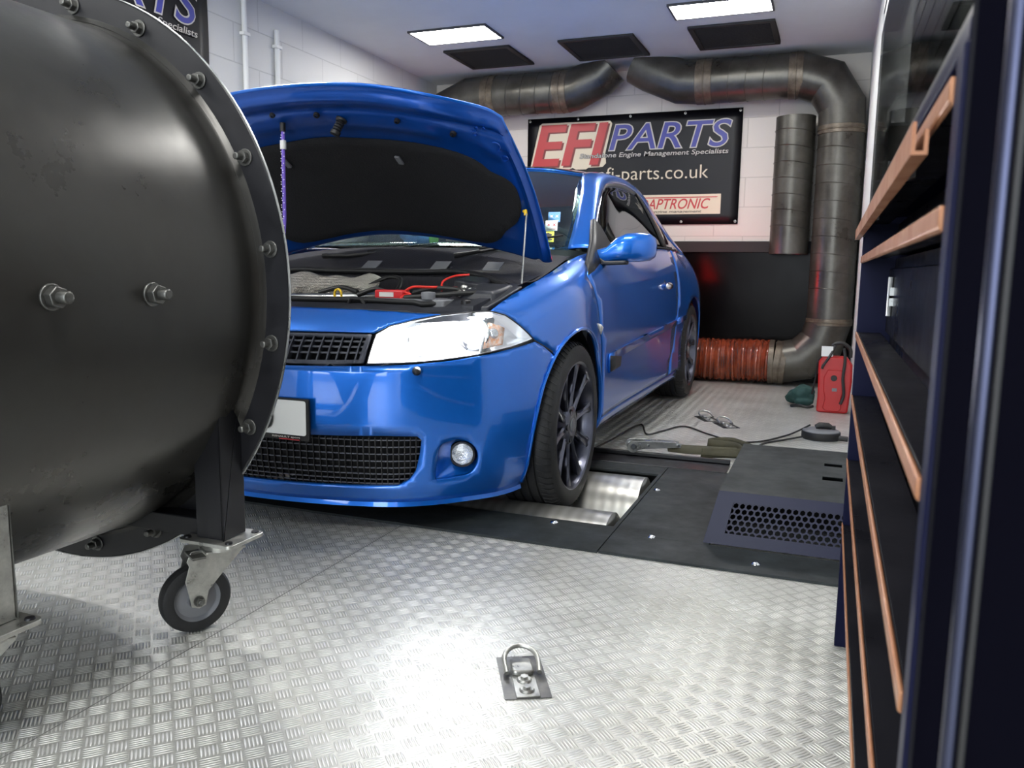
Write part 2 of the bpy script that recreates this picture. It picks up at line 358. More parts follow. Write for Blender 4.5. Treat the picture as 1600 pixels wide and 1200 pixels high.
# ceiling panels
def ceiling_light(x0,y0,x1,y1,label):
    t=empty('ceiling_light',((x0+x1)/2,(y0+y1)/2,ZC),label,'ceiling light','lit ceiling panels')
    f=MB()
    e=.014
    for a in ((x0-e,y0-e,x1+e,y0),(x0-e,y1,x1+e,y1+e),(x0-e,y0,x0,y1),(x1,y0,x1+e,y1)): f.box((a[0],a[1],ZC-.014),(a[2],a[3],ZC-.0005))
    f.build('frame','light_frame',t)
    MB().box((x0,y0,ZC-.012),(x1,y1,ZC-.002)).build('diffuser','panel_light',t)
ceiling_light(-2.79,5.17,-2.24,5.475,'left lit white ceiling panel, in front of the leftmost dark ceiling vent')
ceiling_light(-1.02,5.17,-.44,5.44,'right lit white ceiling panel, in front of the rightmost dark ceiling vent')
for (a,b,nm) in ((-2.79,2.75,'beyond the top of the frame above the bonnet on the left'),(-1.02,2.75,'beyond the top of the frame above the right of the car'),(-2.79,.45,'above the black fan drum, outside the frame'),(-1.02,.45,'above the floor in front of the fan, outside the frame'),(-2.79,-1.9,'far behind the viewer on the left'),(-1.02,-1.9,'far behind the viewer on the right')):
    ceiling_light(a,b,a+.57,b+.30,'lit white ceiling panel '+nm)
def vent(x0,y0,x1,y1,label):
    t=empty('ceiling_vent',((x0+x1)/2,(y0+y1)/2,ZC),label,'ceiling vent','dark square vents in the ceiling')
    f=MB(); e=.035
    for a in ((x0,y0,x1,y0+e),(x0,y1-e,x1,y1),(x0,y0+e,x0+e,y1-e),(x1-e,y0+e,x1,y1-e)): f.box((a[0],a[1],ZC-.016),(a[2],a[3],ZC-.0005))
    f.build('frame','vent_frame',t,bevel=.003)
    g=MB().box((x0+e,y0+e,ZC-.006),(x1-e,y1-e,ZC-.001)); 
    n=26
    for i in range(n):
        yy=y0+e+(y1-y0-2*e)*(i+.5)/n; g.box((x0+e,yy-.003,ZC-.012),(x1-e,yy+.003,ZC-.006))
    g.build('grille','vent_dark',t)
vent(-2.79,5.68,-2.265,6.225,'left dark square ceiling vent beside the left lit panel')
vent(-1.90,5.68,-1.36,6.24,'middle dark square ceiling vent between the two lit panels')
vent(-.99,5.65,-.437,6.22,'right dark square ceiling vent behind the right lit panel')
# conduits on the left wall
for i,(y,lb) in enumerate(((4.13,'white vertical conduit on left wall, the one nearer the black banner'),(4.434,'white vertical conduit on left wall, the one farther from the black banner'))):
    t=empty('wall_conduit',(XL+.018,y,.4),lb,'pipe','white conduits on the left wall')
    MB().cyl((XL+.016,y,.4),(XL+.016,y,ZC-.002 if i==0 else 2.30),.016,12).build('pipe','pipe_white',t)
    for z in (.9,1.75,2.2): MB().box((XL,y-.03,z-.01),(XL+.036,y+.03,z+.01)).build('clip','pipe_white',t,bevel=.003)
# ------------------------------------------------------------------ banners
def banner(place,W,H,label,full=True):
    t=empty('banner',place(W/2,0,0),label,'banner')
    rows=[]
    for i in range(13):
        v=i/12; rows.append([place(u/24*W,v*H,.003+.003*sin(u*.9+v*3)*sin(v*7)+.002*cos(u*.33)) for u in range(25)])
    MB().grid(rows).build('vinyl_sheet','banner',t,solid=.001,recalc=False)
    e=MB()
    for u in (.02,W/4,W/2,3*W/4,W-.02):
        for v in (.02,H-.02):
            c=place(u,v,.007); ax=place(u,v,.02)-c; e.lathe([(.004,0),(.006,.0022),(.010,.0015),(.0105,0)],c,ax,12)
    e.build('eyelets','zinc',t)
    X=lambda x:x+2.482; Z=lambda z:z-1.22
    pl=lambda d:(lambda u,v,h:place(u,v,d+h))
    bk=[(-2.455,1.69),(-2.375,2.045),(-2.35,2.062),(-1.765,2.056),(-1.748,2.035),(-1.80,1.80),(-1.79,1.72),(-1.82,1.69),(-1.94,1.688),(-1.96,1.675),(-2.05,1.675),(-2.075,1.69),(-2.13,1.672),(-2.20,1.675),(-2.43,1.668)]
    MB().prism([(X(a),Z(b)) for a,b in bk],pl(.008),0,.001).build('letter_backing','cream',t,smooth=0)
    text('EFI','letter_shadow','print_red_dark',t,X(-2.410),Z(1.705),X(-1.775),Z(2.025),pl(.0095),.22,.022,.0006)
    text('EFI','red_lettering','print_red',t,X(-2.425),Z(1.72),X(-1.79),Z(2.035),pl(.0105),.22,.022,.001)
    text('PARTS','letter_outline','print_grey',t,X(-1.765),Z(1.82),X(-.80),Z(2.02),pl(.008),.22,.034,.0008)
    text('PARTS','blue_lettering','print_blue',t,X(-1.765),Z(1.82),X(-.80),Z(2.02),pl(.0095),.22,.006,.001)
    text('Standalone Engine Management Specialists','tagline_shadow','ink',t,X(-2.015),Z(1.752),X(-.812),Z(1.80),pl(.0123),.15,.045,.0005)
    text('Standalone Engine Management Specialists','tagline','print_grey',t,X(-2.015),Z(1.752),X(-.812),Z(1.80),pl(.013),.15,.006,.0006)
    text('shop.efi-parts.co.uk','web_address','cream',t,X(-2.20),Z(1.545),X(-.958),Z(1.685),pl(.008),0,-.006,.0006)
    MB().prism(rrect(X(-1.62),Z(1.30),X(-.853),Z(1.455),.004),pl(.007),0,.0012).build('logo_panel','cream',t,smooth=0)
    text('ADAPTRONIC','logo_lettering','print_red',t,X(-1.575),Z(1.342),X(-.935),Z(1.422),pl(.009),.3,.01,.0008)
    MB().prism([(X(-1.50),Z(1.428)),(X(-.885),Z(1.428)),(X(-.875),Z(1.436)),(X(-1.49),Z(1.436))],pl(.009),0,.0008).build('logo_bar','print_red',t,smooth=0)
    text('engine management','logo_caption','ink',t,X(-1.40),Z(1.306),X(-1.0),Z(1.330),pl(.009),.2,.012,.0006)
    return t
banner(lambda u,v,h:Vector((-2.482+u,6.70-.008-h,1.22+v)),1.766,.883,'black banner with red and blue lettering hanging on the back wall')
banner(lambda u,v,h:Vector((XL+.008+h,2.06+u,1.53+v)),1.766,.883,'black banner on the left wall, mostly hidden behind the fan drum')
# ------------------------------------------------------------------ air ducts
YD=6.47
def duct(name,path,r,label,mt='duct',ridges=.125,bands=(),open_end=False):
    t=empty(name,path[len(path)//2],label,'air duct')
    P=[Vector(p) for p in path]
    mb=MB().sweep(P,r,40,cap=not open_end)
    sd=MB() if not open_end else MB(); up_=Vector((0,1,0))
    for i in range(len(P)-1):
        a,b=P[i],P[i+1]; L_=(b-a).length; d=(b-a).normalized()
        if L_<.35:
            if i>0: # seam at each mitre
                pass
            continue
        n=int(L_/ridges); s_=d.cross(up_); tilt=.18
        for k in range(1,n):
            c=a+d*(k*ridges); ring=[]
            for j in range(41):
                q=2*pi*j/40; ring.append(c+(s_*cos(q)+up_*sin(q))*(r+.0012)+d*(tilt*r*sin(q)*.6*(1 if True else 0)+tilt*r*.6*cos(q)))
            sd.sweep(ring,.0028,5,cap=False)
    mb.add(sd.v,sd.f); mb.build('pipe',mt,t,smooth=14,recalc=not open_end)
    for (c,d,w_) in bands:
        c=Vector(c); d=Vector(d).normalized()
        MB().lathe([(r+.001,-w_/2),(r+.005,-w_/2+.002),(r+.005,-.006),(r+.009,-.003),(r+.009,.003),(r+.005,.006),(r+.005,w_/2-.002),(r+.001,w_/2)],c,d,40).build('joint_band','duct_band',t)
    return t
zt=2.262; r1=.158
duct('spiral_duct',[(-1.50,YD,2.435),(-1.39,YD,2.37),(-1.17,YD,2.275),(-1.03,YD,zt),(-.30,YD,zt),(-.115,YD,2.20),(-.01,YD,2.03),(.0,YD,1.84),(.0,YD,.50),(-.045,YD,.33),(-.17,YD,.205),(-.33,YD,.17)],r1,
     'black spiral duct from the ceiling down the right corner to the floor',bands=[((-.98,YD,zt),(1,0,0),.12),((-.33,YD,zt),(1,0,0),.10),((0,YD,1.86),(0,0,1),.06),((0,YD,.49),(0,0,1),.05),((-.325,YD,.17),(1,.0,-.1),.09)])
duct('spiral_duct',[(-1.72,YD,2.435),(-1.80,YD,2.36),(-2.0,YD,zt+.01),(-2.06,YD,zt),(-2.92,YD,zt),(-3.10,YD,2.19),(-3.17,YD,2.02),(-3.17,YD,.75)],r1,
     'black spiral duct under the ceiling left of the banner, behind the bonnet',bands=[((-2.10,YD,zt),(1,0,0),.11),((-2.72,YD,zt),(1,0,0),.11)])
duct('spiral_duct',[(-.318,6.53,1.98),(-.318,6.53,.985)],.14,'short straight spiral duct hanging beside the tall corner duct',open_end=True,ridges=.115)
# orange hose on the floor
hz=empty('flexible_hose',(-.8,YD,0),'orange wrapped flexible hose lying along the black board behind the rear wheel','hose')
P=[];rr=[]
for i in range(121):
    q=i/120; x=-.374-.82*q; P.append((x,YD+.01*sin(q*5),.172+.004*sin(q*9))); rr.append(.158+.006*sin(i*1.05)+.003*sin(i*2.7+1)+(.004*random.random()))
MB().sweep(P,rr,44).build('hose_skin','hose',hz,smooth=60)
cr=MB()
for k in range(34):
    x=-.43-.018*k-random.uniform(0,.01); q0=random.uniform(0,2); 
    for seg in range(3):
        a0=random.uniform(1.6,4.0); pts=[]
        for j in range(9):
            q=a0+j*.07; pts.append((x+.004*sin(j*1.7+k)-.02*cos(q),YD+cos(q)*.1655,.172+sin(q)*.1655*(-1)))
        if random.random()<.6: cr.sweep(pts,.0016,4)
cr.build('cracked_seam','ink',hz)
MB().lathe([(.160,-.02),(.168,-.018),(.168,.018),(.160,.02)],(-.388,YD,.172),(1,0,0),40).build('hose_clamp','duct_band',hz)
# ------------------------------------------------------------------ dyno in the floor
Y0,Y1,YP=2.272,3.575,3.40
def plate(name,rects,z,mt,label,cat,h=.008):
    mb=MB()
    for a in rects: mb.box((a[0],a[1],.0),(a[2],a[3],z))
    return tag(mb.build(name,mt,bevel=.0012),label,cat,'black steel cover plates of the rolling road')
g=.0016
plate('cover_plate',[(-.600+g,Y0,XR-.002,Y0+.188),(-.600+g,Y0+.188,-.300,Y1-.16)],.008,'box_black','dusty black steel cover plate running in front of the vented cover','floor plate')
def slab(x0,y0,x1,y1): return (x0,y0,x1,y1)
# plate with the roller openings
mb=MB()
for a in rect_minus(-2.95,Y0,-.600-g,YP,PIT): mb.box((a[0],a[1],0),(a[2],a[3],.008))
tag(mb.build('cover_plate','box_black'),'dusty black steel plate with openings for the rollers under the front wheels','floor plate','black steel cover plates of the rolling road')
mb=MB().box((-2.95,YP+g,.0),(-.36,Y1,.012)); mb.box((-2.95,Y1-.02,.012),(-.36,Y1,.03))
tag(mb.build('cross_member','dark_steel',bevel=.003),'low black steel cross bar behind the rollers under the ratchet buckle','floor beam')
for i,(x0,y0,x1,y1) in enumerate(PIT):
    p=MB(); z=-.36
    y0,y1=y0-.13,y1+.08
    p.add([(x0,y0,-.004),(x1,y0,-.004),(x1,y1,-.004),(x0,y1,-.004),(x0,y0,z),(x1,y0,z),(x1,y1,z),(x0,y1,z)],[(4,5,6,7),(0,1,5,4),(1,2,6,5),(2,3,7,6),(3,0,4,7)])
    structure(p.build('trim_%d'%(i+2),'hole'))
    for k,(yc,nm) in enumerate(((2.613,'front'),(3.137,'rear'))):
        side='right front wheel as seen' if i==0 else 'hidden far front wheel'
        t=empty('dyno_roller',((x0+x1)/2,yc,-.145),'bare steel %s roller of the rolling road under the %s'%(nm,side),'roller','steel rollers of the rolling road')
        MB().lathe([(.03,0),(.118,0),(.15,.01),(.165,.012),(.165,x1-x0-.044),(.15,x1-x0-.042),(.118,x1-x0-.03),(.03,x1-x0-.03)],(x0+.015,yc,-.145),(1,0,0),64).build('drum','roller',t)
        MB().cyl((x0,yc,-.145),(x1,yc,-.145),.03,16).build('axle','steel',t)
for x,y,l in ((-.807,2.482,'leftmost domed bolt in the black plates, just below the roller'),(-.477,2.462,'middle domed bolt in the front of the black plates'),(-.152,2.345,'rightmost domed bolt, in front of the vented cover'),(-.573,3.024,'domed bolt right of the roller opening')):
    b=MB(); b.lathe([(.0001,.0065),(.006,.006),(.011,.0035),(.0135,0),(.0135,-.002)],(x,y,.0085),(0,0,1),18); tag(b.build('floor_bolt','chrome'),l,'bolt','domed bolts in the black plates')
# vented cover
t=empty('vented_cover',(-.1,2.9,.008),'black steel dyno cover with a perforated front beside the drawer cabinet','machine cover')
zb,z1=.0085,.168
A=dict(fl=Vector((-.320,2.475,zb)),fr=Vector((XR-.005,2.475,zb)),tfl=Vector((-.283,2.515,z1)),tfr=Vector((XR-.005,2.515,z1)),tbl=Vector((-.283,3.27,z1)),tbr=Vector((XR-.005,3.27,z1)),bl=Vector((-.322,3.30,zb)),br=Vector((XR-.005,3.30,zb)))
def lerp(a,b,t): return a+(b-a)*t
s_=MB()
# top with two slots
def topq(u,v): return lerp(lerp(A['tfl'],A['tfr'],u),lerp(A['tbl'],A['tbr'],u),v)
for a in rect_minus(0,0,1,1,[(.66,.36,.80,.43),(.67,.64,.80,.70)]):
    s_.add([topq(a[0],a[1]),topq(a[2],a[1]),topq(a[2],a[3]),topq(a[0],a[3])],[(0,1,2,3)])
s_.add([A['fl'],A['tfl'],A['tbl'],A['bl']],[(0,1,2,3)]); s_.add([A['bl'],A['tbl'],A['tbr'],A['br']],[(0,1,2,3)])
s_.build('shell','box_black',t,solid=.002,smooth=0)
MB().box((-.27,2.55,.05),(.15,3.2,.06)).build('inner_tray','hole',t)
def fq(u,v,h=0): return lerp(lerp(A['fl'],A['fr'],u),lerp(A['tfl'],A['tfr'],u),v)+Vector((0,-.97,.24)).normalized()*h
f_=MB(); win=(.115,.22,.985,.80)
for a in rect_minus(0,0,1,1,[win]):
    f_.add([fq(a[0],a[1]),fq(a[2],a[1]),fq(a[2],a[3]),fq(a[0],a[3])],[(0,1,2,3)])
f_.build('front_frame','box_front',t,solid=.002,smooth=0)
# perforated mesh: hexagon holes cut for real
W_=(A['fr']-A['fl']).length; H_=(A['tfl']-A['fl']).length; pit=.0205; hr=.0085
mb=MB(); u0,v0,u1,v1=win[0]*W_,win[1]*H_,win[2]*W_,win[3]*H_
def mp(x,y): return fq(x/W_,y/H_,-.004)
cols=int((u1-u0)/pit)+2; rows_=int((v1-v0)/(pit*.866))+2
for j in range(rows_):
    for i in range(cols):
        cx=u0+pit*(i+.5*(j%2)); cy=v0+pit*.866*j
        outer=[(cx+pit/math.sqrt(3)*sin(R(60*k)),cy+pit/math.sqrt(3)*cos(R(60*k))) for k in range(6)]; inner=[(cx+hr*sin(R(60*k)),cy+hr*cos(R(60*k))) for k in range(6)]
        cl=lambda p:(min(max(p[0],u0),u1),min(max(p[1],v0),v1))
        outer=[cl(p) for p in outer]; inner=[cl(p) for p in inner]
        mb.add([mp(*p) for p in outer+inner],[(k,(k+1)%6,6+(k+1)%6,6+k) for k in range(6)])
mb.build('perforated_mesh','box_front',t,smooth=0)
# ------------------------------------------------------------------ tie-down rings
def anchor(x,y,rot,label,scale=1,far=False):
    t=empty('tie_down_ring',(x,y,0),label,'tie-down ring','recessed tie-down rings in the floor')
    c,s=cos(rot),sin(rot); Q=lambda a,b,z:Vector((x+(a*c-b*s)*scale,y+(a*s+b*c)*scale,z))
    MB().prism(rrect(-.047,-.088,.047,.088,.003),Q,.0002,.0022).build('base_plate','box_black' if far else mat('worn_plate',(.17,.165,.155),.4,.6,c2=(.07,.07,.068),vscale=25,rvar=.15),t)
    MB().prism(rrect(-.024,-.086,.024,.03,.002),Q,.0022,.0052).build('retaining_strap','zinc',t,bevel=.001)
    MB().prism(rrect(-.023,-.006,.023,.052,.010),Q,.0052,.017).build('hinge_block','zinc',t,bevel=.004)
    for q in (-.022,-.062):
        b=MB(); b.lathe([(.0001,.0045),(.013,.0042),(.0155,.001),(.0155,-.001)],Q(0,q,.0055),(0,0,1),20); hexbolt(b,Q(0,q,.009),(0,0,1),.0085,.006); b.build('bolt','zinc',t)
    pts=[Q(-.034,-.004,.012)]
    for k in range(13):
        a=pi*(1-k/12); pts.append(Q(.036*cos(a),.030+.040*sin(a),.022+.014*sin(a)))
    pts.append(Q(.034,-.004,.012)); MB().sweep(pts,.0052*scale,12).build('ring','zinc',t)
anchor(-.543,1.485,R(28),'steel tie-down ring on a worn plate in the middle of the foreground floor')
anchor(-.62,4.72,R(28),'far tie-down ring nearer the car, on the floor behind the rollers',far=True)
anchor(-.495,4.56,R(28),'far tie-down ring nearer the cable, on the floor behind the rollers',far=True)
# ------------------------------------------------------------------ ratchet strap
t=empty('ratchet_strap',(-.65,3.62,.03),'steel ratchet buckle with olive webbing lying behind the rollers','ratchet strap')
d=Vector((.93,.37,0)).normalized(); nrm=Vector((-d.y,d.x,0)); c0=Vector((-.815,3.56,.045))
def RQ(a,b,z): return c0+d*a+nrm*b+Vector((0,0,z))
fr=MB()
for b in (-.028,.028):
    fr.prism([(0,-.012),(.012,-.022),(.07,-.012),(.235,-.004),(.24,.012),(.22,.018),(.05,.024),(.012,.024),(-.006,.01)],lambda a,z,h,b=b:RQ(a,b+h,z+.012),0,.004)
fr.build('frame','steel',t,bevel=.001)
MB().cyl(RQ(.02,-.036,.012),RQ(.02,.04,.012),.011,16).cyl(RQ(.225,-.036,.018),RQ(.225,.04,.018),.006,12).cyl(RQ(.09,-.034,.016),RQ(.09,.038,.016),.005,12).build('spindle','chrome',t)
MB().hexa([RQ(.07,-.02,.026),RQ(.215,-.02,.024),RQ(.215,.02,.024),RQ(.07,.02,.026),RQ(.07,-.02,.032),RQ(.215,-.02,.03),RQ(.215,.02,.03),RQ(.07,.02,.032)]).build('handle','steel',t,bevel=.002)
gr=MB(); gr.lathe([(.014,-.003),(.026,-.003),(.026,.003),(.014,.003)],RQ(.02,-.038,.012),nrm,14); gr.build('ratchet_wheel','steel',t)
def ribbon(path,wdir,w_,name,mt,parent,th=.002):
    rows=[[Vector(p)-Vector(wd)*w_/2,Vector(p)+Vector(wd)*w_/2] for p,wd in zip(path,wdir)]
    return MB().grid(rows).build(name,mt,parent,solid=th)
pw=bez([RQ(.18,0,.004),RQ(.26,-.005,-.004),RQ(.36,-.02,-.006),RQ(.43,-.03,-.008),RQ(.49,-.04,-.008)],8)
ribbon(pw,[(nrm*.75+Vector((0,0,.66))).normalized()]*len(pw),.05,'webbing','webbing',t)
pw=bez([(-.50,3.66,.028),(-.40,3.70,.03),(-.335,3.72,.032),(-.37,3.83,.034),(-.50,3.86,.034),(-.40,3.94,.034),(-.28,3.80,.034)],8)
ribbon(pw,[Vector((.1,.1,1)).normalized()]*len(pw),.045,'webbing_loop','webbing',t)
# ------------------------------------------------------------------ cable and junction puck
t=empty('cable_reel',(0,4.37,0),'flat round dark cable pod on the floor near the right wall','cable pod')
MB().lathe([(.0001,.050),(.05,.052),(.075,.049),(.088,.044),(.092,.038),(.092,.004),(.088,0),(.0001,0)],(-.002,4.40,0),(0,0,1),40).build('body','grey_plastic',t)
MB().lathe([(.0925,.003),(.0945,.006),(.0945,.037),(.0925,.040)],(-.002,4.40,0),(0,0,1),40).build('rubber_rim','rubber',t)
MB().sweep([(-.03,4.40,.058),(-.01,4.40,.068),(.03,4.40,.068),(.05,4.40,.060)],[.012,.016,.016,.010],10).box((.05,4.39,.052),(.066,4.41,.070)).build('plug','cable',t)
MB().cyl((.085,4.34,.02),(.125,4.33,.02),.013,10).build('connector','cable',t)
cb=MB().sweep(bez([(-1.0,3.60,.004),(-.97,3.9,.006),(-.93,4.35,.006),(-.84,4.10,.006),(-.78,4.22,.006),(-.70,4.40,.006),(-.55,4.24,.006),(-.40,4.10,.006),(-.28,4.16,.006),(-.18,4.35,.006),(-.125,4.42,.02),(-.055,4.405,.066)],12),.0045,8)
cb.sweep(bez([(-.285,4.02,.006),(-.25,4.14,.006),(-.18,4.24,.006),(-.09,4.33,.015)],10),.005,8)
tag(cb.build('power_cable','cable'),'thin black cable snaking over the tread plate from the car to the pod','cable')
# ------------------------------------------------------------------ red power pack
t=empty('jump_starter',(.055,5.3,0),'tall red portable power pack standing against the right wall','power pack')
bx,by=.055,5.30
Q=lambda a,z,h:Vector((bx+a,by-.045+h,z))
MB().prism([(-.095,.004),(-.075,0),(.065,0),(.085,.006),(.098,.20),(.094,.30),(.06,.345),(-.075,.345),(-.097,.31),(-.092,.10)],Q,0,.09).build('case','bag',t,bevel=.012,seg=3)
MB().prism([(-.06,.03),(-.04,.012),(.03,.012),(.048,.03),(.04,.09),(.055,.14),(.055,.22),(.038,.265),(-.042,.265),(-.062,.22),(-.062,.14),(-.048,.09)],Q,-.008,.002).build('front_panel','bag',t,bevel=.006)
MB().lathe([(.0001,.004),(.017,.004),(.019,0)],(bx-.005,by-.052,.215),(0,-1,0),24).build('socket_cap','ink',t)
MB().box((bx-.012,by-.056,.135),(bx+.016,by-.052,.155)).build('switch','grey_plastic',t)
MB().box((bx-.085,by-.05,.345),(bx-.02,by-.03,.405)).build('label_card','white_plastic',t)
MB().sweep(bez([(bx-.03,by,.345),(bx-.02,by,.41),(bx+.03,by,.425),(bx+.075,by,.39),(bx+.08,by,.34)],6),.012,10).build('handle','cable',t)
MB().sweep(bez([(bx+.04,by-.06,.40),(bx+.05,by-.065,.33),(bx+.045,by-.066,.22),(bx+.055,by-.064,.12),(bx+.04,by-.06,.06)],6),.009,6).sweep(bez([(bx-.01,by-.03,.41),(bx-.035,by-.055,.35),(bx-.07,by-.06,.29),(bx-.075,by-.06,.27)],6),.008,6).build('clamp_lead','cable',t)
pk=t
t=empty('bundled_fabric',(-.10,5.55,0),'dark green bundled fabric with black lead beside the red power pack','bundled fabric')
g_=MB(); g_.ball((-.125,5.46,.075),.075,20,(1.0,.8,.85)); g_.ball((-.16,5.50,.05),.07,20,(1.1,.9,.65)); g_.ball((-.12,5.42,.035),.05,20,(1.1,.9,.5)); o=g_.build('fabric','green_cloth',t)
md=o.modifiers.new('rm','REMESH'); md.mode='VOXEL'; md.voxel_size=.008; md.use_smooth_shade=True
tx=bpy.data.textures.new('folds','CLOUDS'); tx.noise_scale=.05; md=o.modifiers.new('folds','DISPLACE'); md.texture=tx; md.strength=.03
MB().sweep(bez([(-.19,5.38,.01),(-.14,5.34,.02),(-.09,5.33,.015),(-.06,5.35,.02)],6),.009,8).build('lead','cable',t)
MB().sweep(bez([(-.07,5.33,.10),(-.055,5.32,.20),(-.045,5.31,.30),(-.01,5.29,.36)],6),.006,8).build('charging_lead','cable',pk)
# ================================================================== the fan
FX,FZ,FY0,FY1=-1.775,.78,.30,1.47; RB=.612
fan=empty('drum_fan',(FX,1.0,0),'huge oily black steel fan drum on castors in the left foreground','industrial fan')
def ring(r,z0,z1): pass
mb=MB(); mb.lathe([(RB,0),(RB,FY1-FY0-.075),(RB+.002,FY1-FY0-.05),(RB-.004,FY1-FY0-.03),(RB+.006,FY1-FY0-.012),(RB+.022,FY1-FY0-.001),
   (RB+.018,FY1-FY0+.002),(RB-.002,FY1-FY0-.008),(RB-.012,FY1-FY0-.03),(RB-.006,FY1-FY0-.06),(RB-.006,0)],(FX,FY0,FZ),(0,1,0),128,closed=True)
mb.build('drum','fan_steel',fan,smooth=50)
mb=MB(); mb.lathe([(RB+.001,-.004),(.684,-.004),(.6865,-.0015),(.6865,.006),(RB+.001,.006)],(FX,FY1,FZ),(0,1,0),128,closed=True)
mb.build('flange','dark_steel',fan,smooth=30)
MB().lathe([(.6868,-.003),(.689,-.003),(.689,.0015),(.6868,.0015)],(FX,FY1,FZ),(0,1,0),128,closed=True).build('flange_edge','steel',fan,smooth=30)
MB().lathe([(RB-.001,-.003),(RB+.007,-.010),(RB+.014,-.003)],(FX,FY1-.003,FZ),(0,1,0),128).build('weld_bead','fan_steel',fan,smooth=60)
for k in range(20):
    a=R(80+18*k); c=Vector((FX+.65*cos(a),FY1-.004,FZ+.65*sin(a)))
    if c.z>1.35 and c.x<-1.7 and False: continue
    b=MB(); b.sweep([c,c+Vector((0,-.004,0))],.0185,18); b.sweep([c+Vector((0,-.004,0)),c+Vector((0,-.016,0))],.0135,6); b.sweep([c+Vector((0,-.016,0)),c+Vector((0,-.032,0)),c+Vector((0,-.034,0))],[.0075,.0075,.006],12)
    b.build('flange_bolt','bolt',fan,bevel=.0012)
# motor support studs through the drum
for a in (0,120,240):
    for y in (.951,1.161):
        if a and y>1: pass
        q=R(a); d=Vector((cos(q),0,sin(q))); c=Vector((FX,y,FZ))+d*(RB-.002)
        b=MB(); b.sweep([c,c+d*.006],.022,20); b.sweep([c+d*.006,c+d*.022],.0185,6); b.sweep([c+d*.022,c+d*.040,c+d*.043],[.0105,.0105,.0085],14); b.build('drum_stud','bolt',fan,bevel=.0015)
# motor, hub and blades inside
mt_=empty; mot=MB().lathe([(.0001,0),(.13,0),(.14,.02),(.14,.36),(.12,.38),(.0001,.38)],(FX,.80,FZ),(0,1,0),40).build('motor','dark_steel',fan)
MB().lathe([(.0001,.08),(.05,.075),(.09,.04),(.10,0),(.10,-.1),(.0001,-.1)],(FX,1.30,FZ),(0,1,0),32).build('hub','steel',fan)
for k in range(8):
    a=R(45*k); rad=Vector((cos(a),0,sin(a))); tan=Vector((-sin(a),0,cos(a))); rows=[]
    for i in range(7):
        r=.09+.50*i/6; tw=R(58-26*i/6); ch=.10+.05*i/6; dd=tan*cos(tw)*1+Vector((0,1,0))*sin(tw); rows.append([Vector((FX,1.24,FZ))+rad*r+dd*(j/6-.5)*ch*1.6+Vector((0,.02,0))*(1-(j/3-1)**2) for j in range(7)])
    MB().grid(rows).build('blade','steel',fan,solid=.006,recalc=False)
for a in (0,120,240):
    q=R(a+30); d=Vector((cos(q),0,sin(q))); c=Vector((FX,.98,FZ)); MB().cyl(c+d*.13,c+d*(RB-.004),.015,10).build('motor_strut','dark_steel',fan)
def leg(x,y,sx,sy,label=None,worn=False):
    """angle-iron leg, cross rail, plate and castor"""
    zt=.225; top=FZ-math.sqrt(RB**2-(x-FX)**2)
    l=MB(); th=.006; w_=.075
    zt2=top+.11 if abs(x-FX)>.4 else top
    # one flange faces along the drum, the other across it
    x0,x1=(x-w_/2,x+w_/2); yo=y+sy*w_/2
    l.hexa([(x0,min(yo,yo-sy*th),zt),(x1,min(yo,yo-sy*th),zt),(x1,max(yo,yo-sy*th),zt),(x0,max(yo,yo-sy*th),zt),(x0+.0,min(yo,yo-sy*th),zt2-.06),(x1,min(yo,yo-sy*th),zt2+.06),(x1,max(yo,yo-sy*th),zt2+.06),(x0,max(yo,yo-sy*th),zt2-.06)] if sx>0 else
           [(x0,min(yo,yo-sy*th),zt),(x1,min(yo,yo-sy*th),zt),(x1,max(yo,yo-sy*th),zt),(x0,max(yo,yo-sy*th),zt),(x0,min(yo,yo-sy*th),zt2+.06),(x1,min(yo,yo-sy*th),zt2-.06),(x1,max(yo,yo-sy*th),zt2-.06),(x0,max(yo,yo-sy*th),zt2+.06)])
    xo=x+sx*w_/2
    l.box((min(xo,xo-sx*th),y-w_/2,zt),(max(xo,xo-sx*th),y+w_/2,zt2+.05))
    o=l.build('leg','zinc' if worn else 'dark_steel',fan,bevel=.002)
    if worn: tag(o,'worn grey leg')
    p=MB().prism(rrect(x-.075,y-.06,x+.075,y+.06,.014),lambda a,b,h:Vector((a,b,h)),zt-.010,zt-.001)
    pl=p.build('castor_plate','zinc',fan,bevel=.001)
    for a in (-1,1):
        for b in (-1,1): MB().lathe([(.0001,.004),(.008,.0035),(.009,0)],(x+a*.058,y+b*.044,zt-.001),(0,0,1),10).build('plate_rivet','dark_steel',pl)
    castor(x,y,zt-.010,sx)
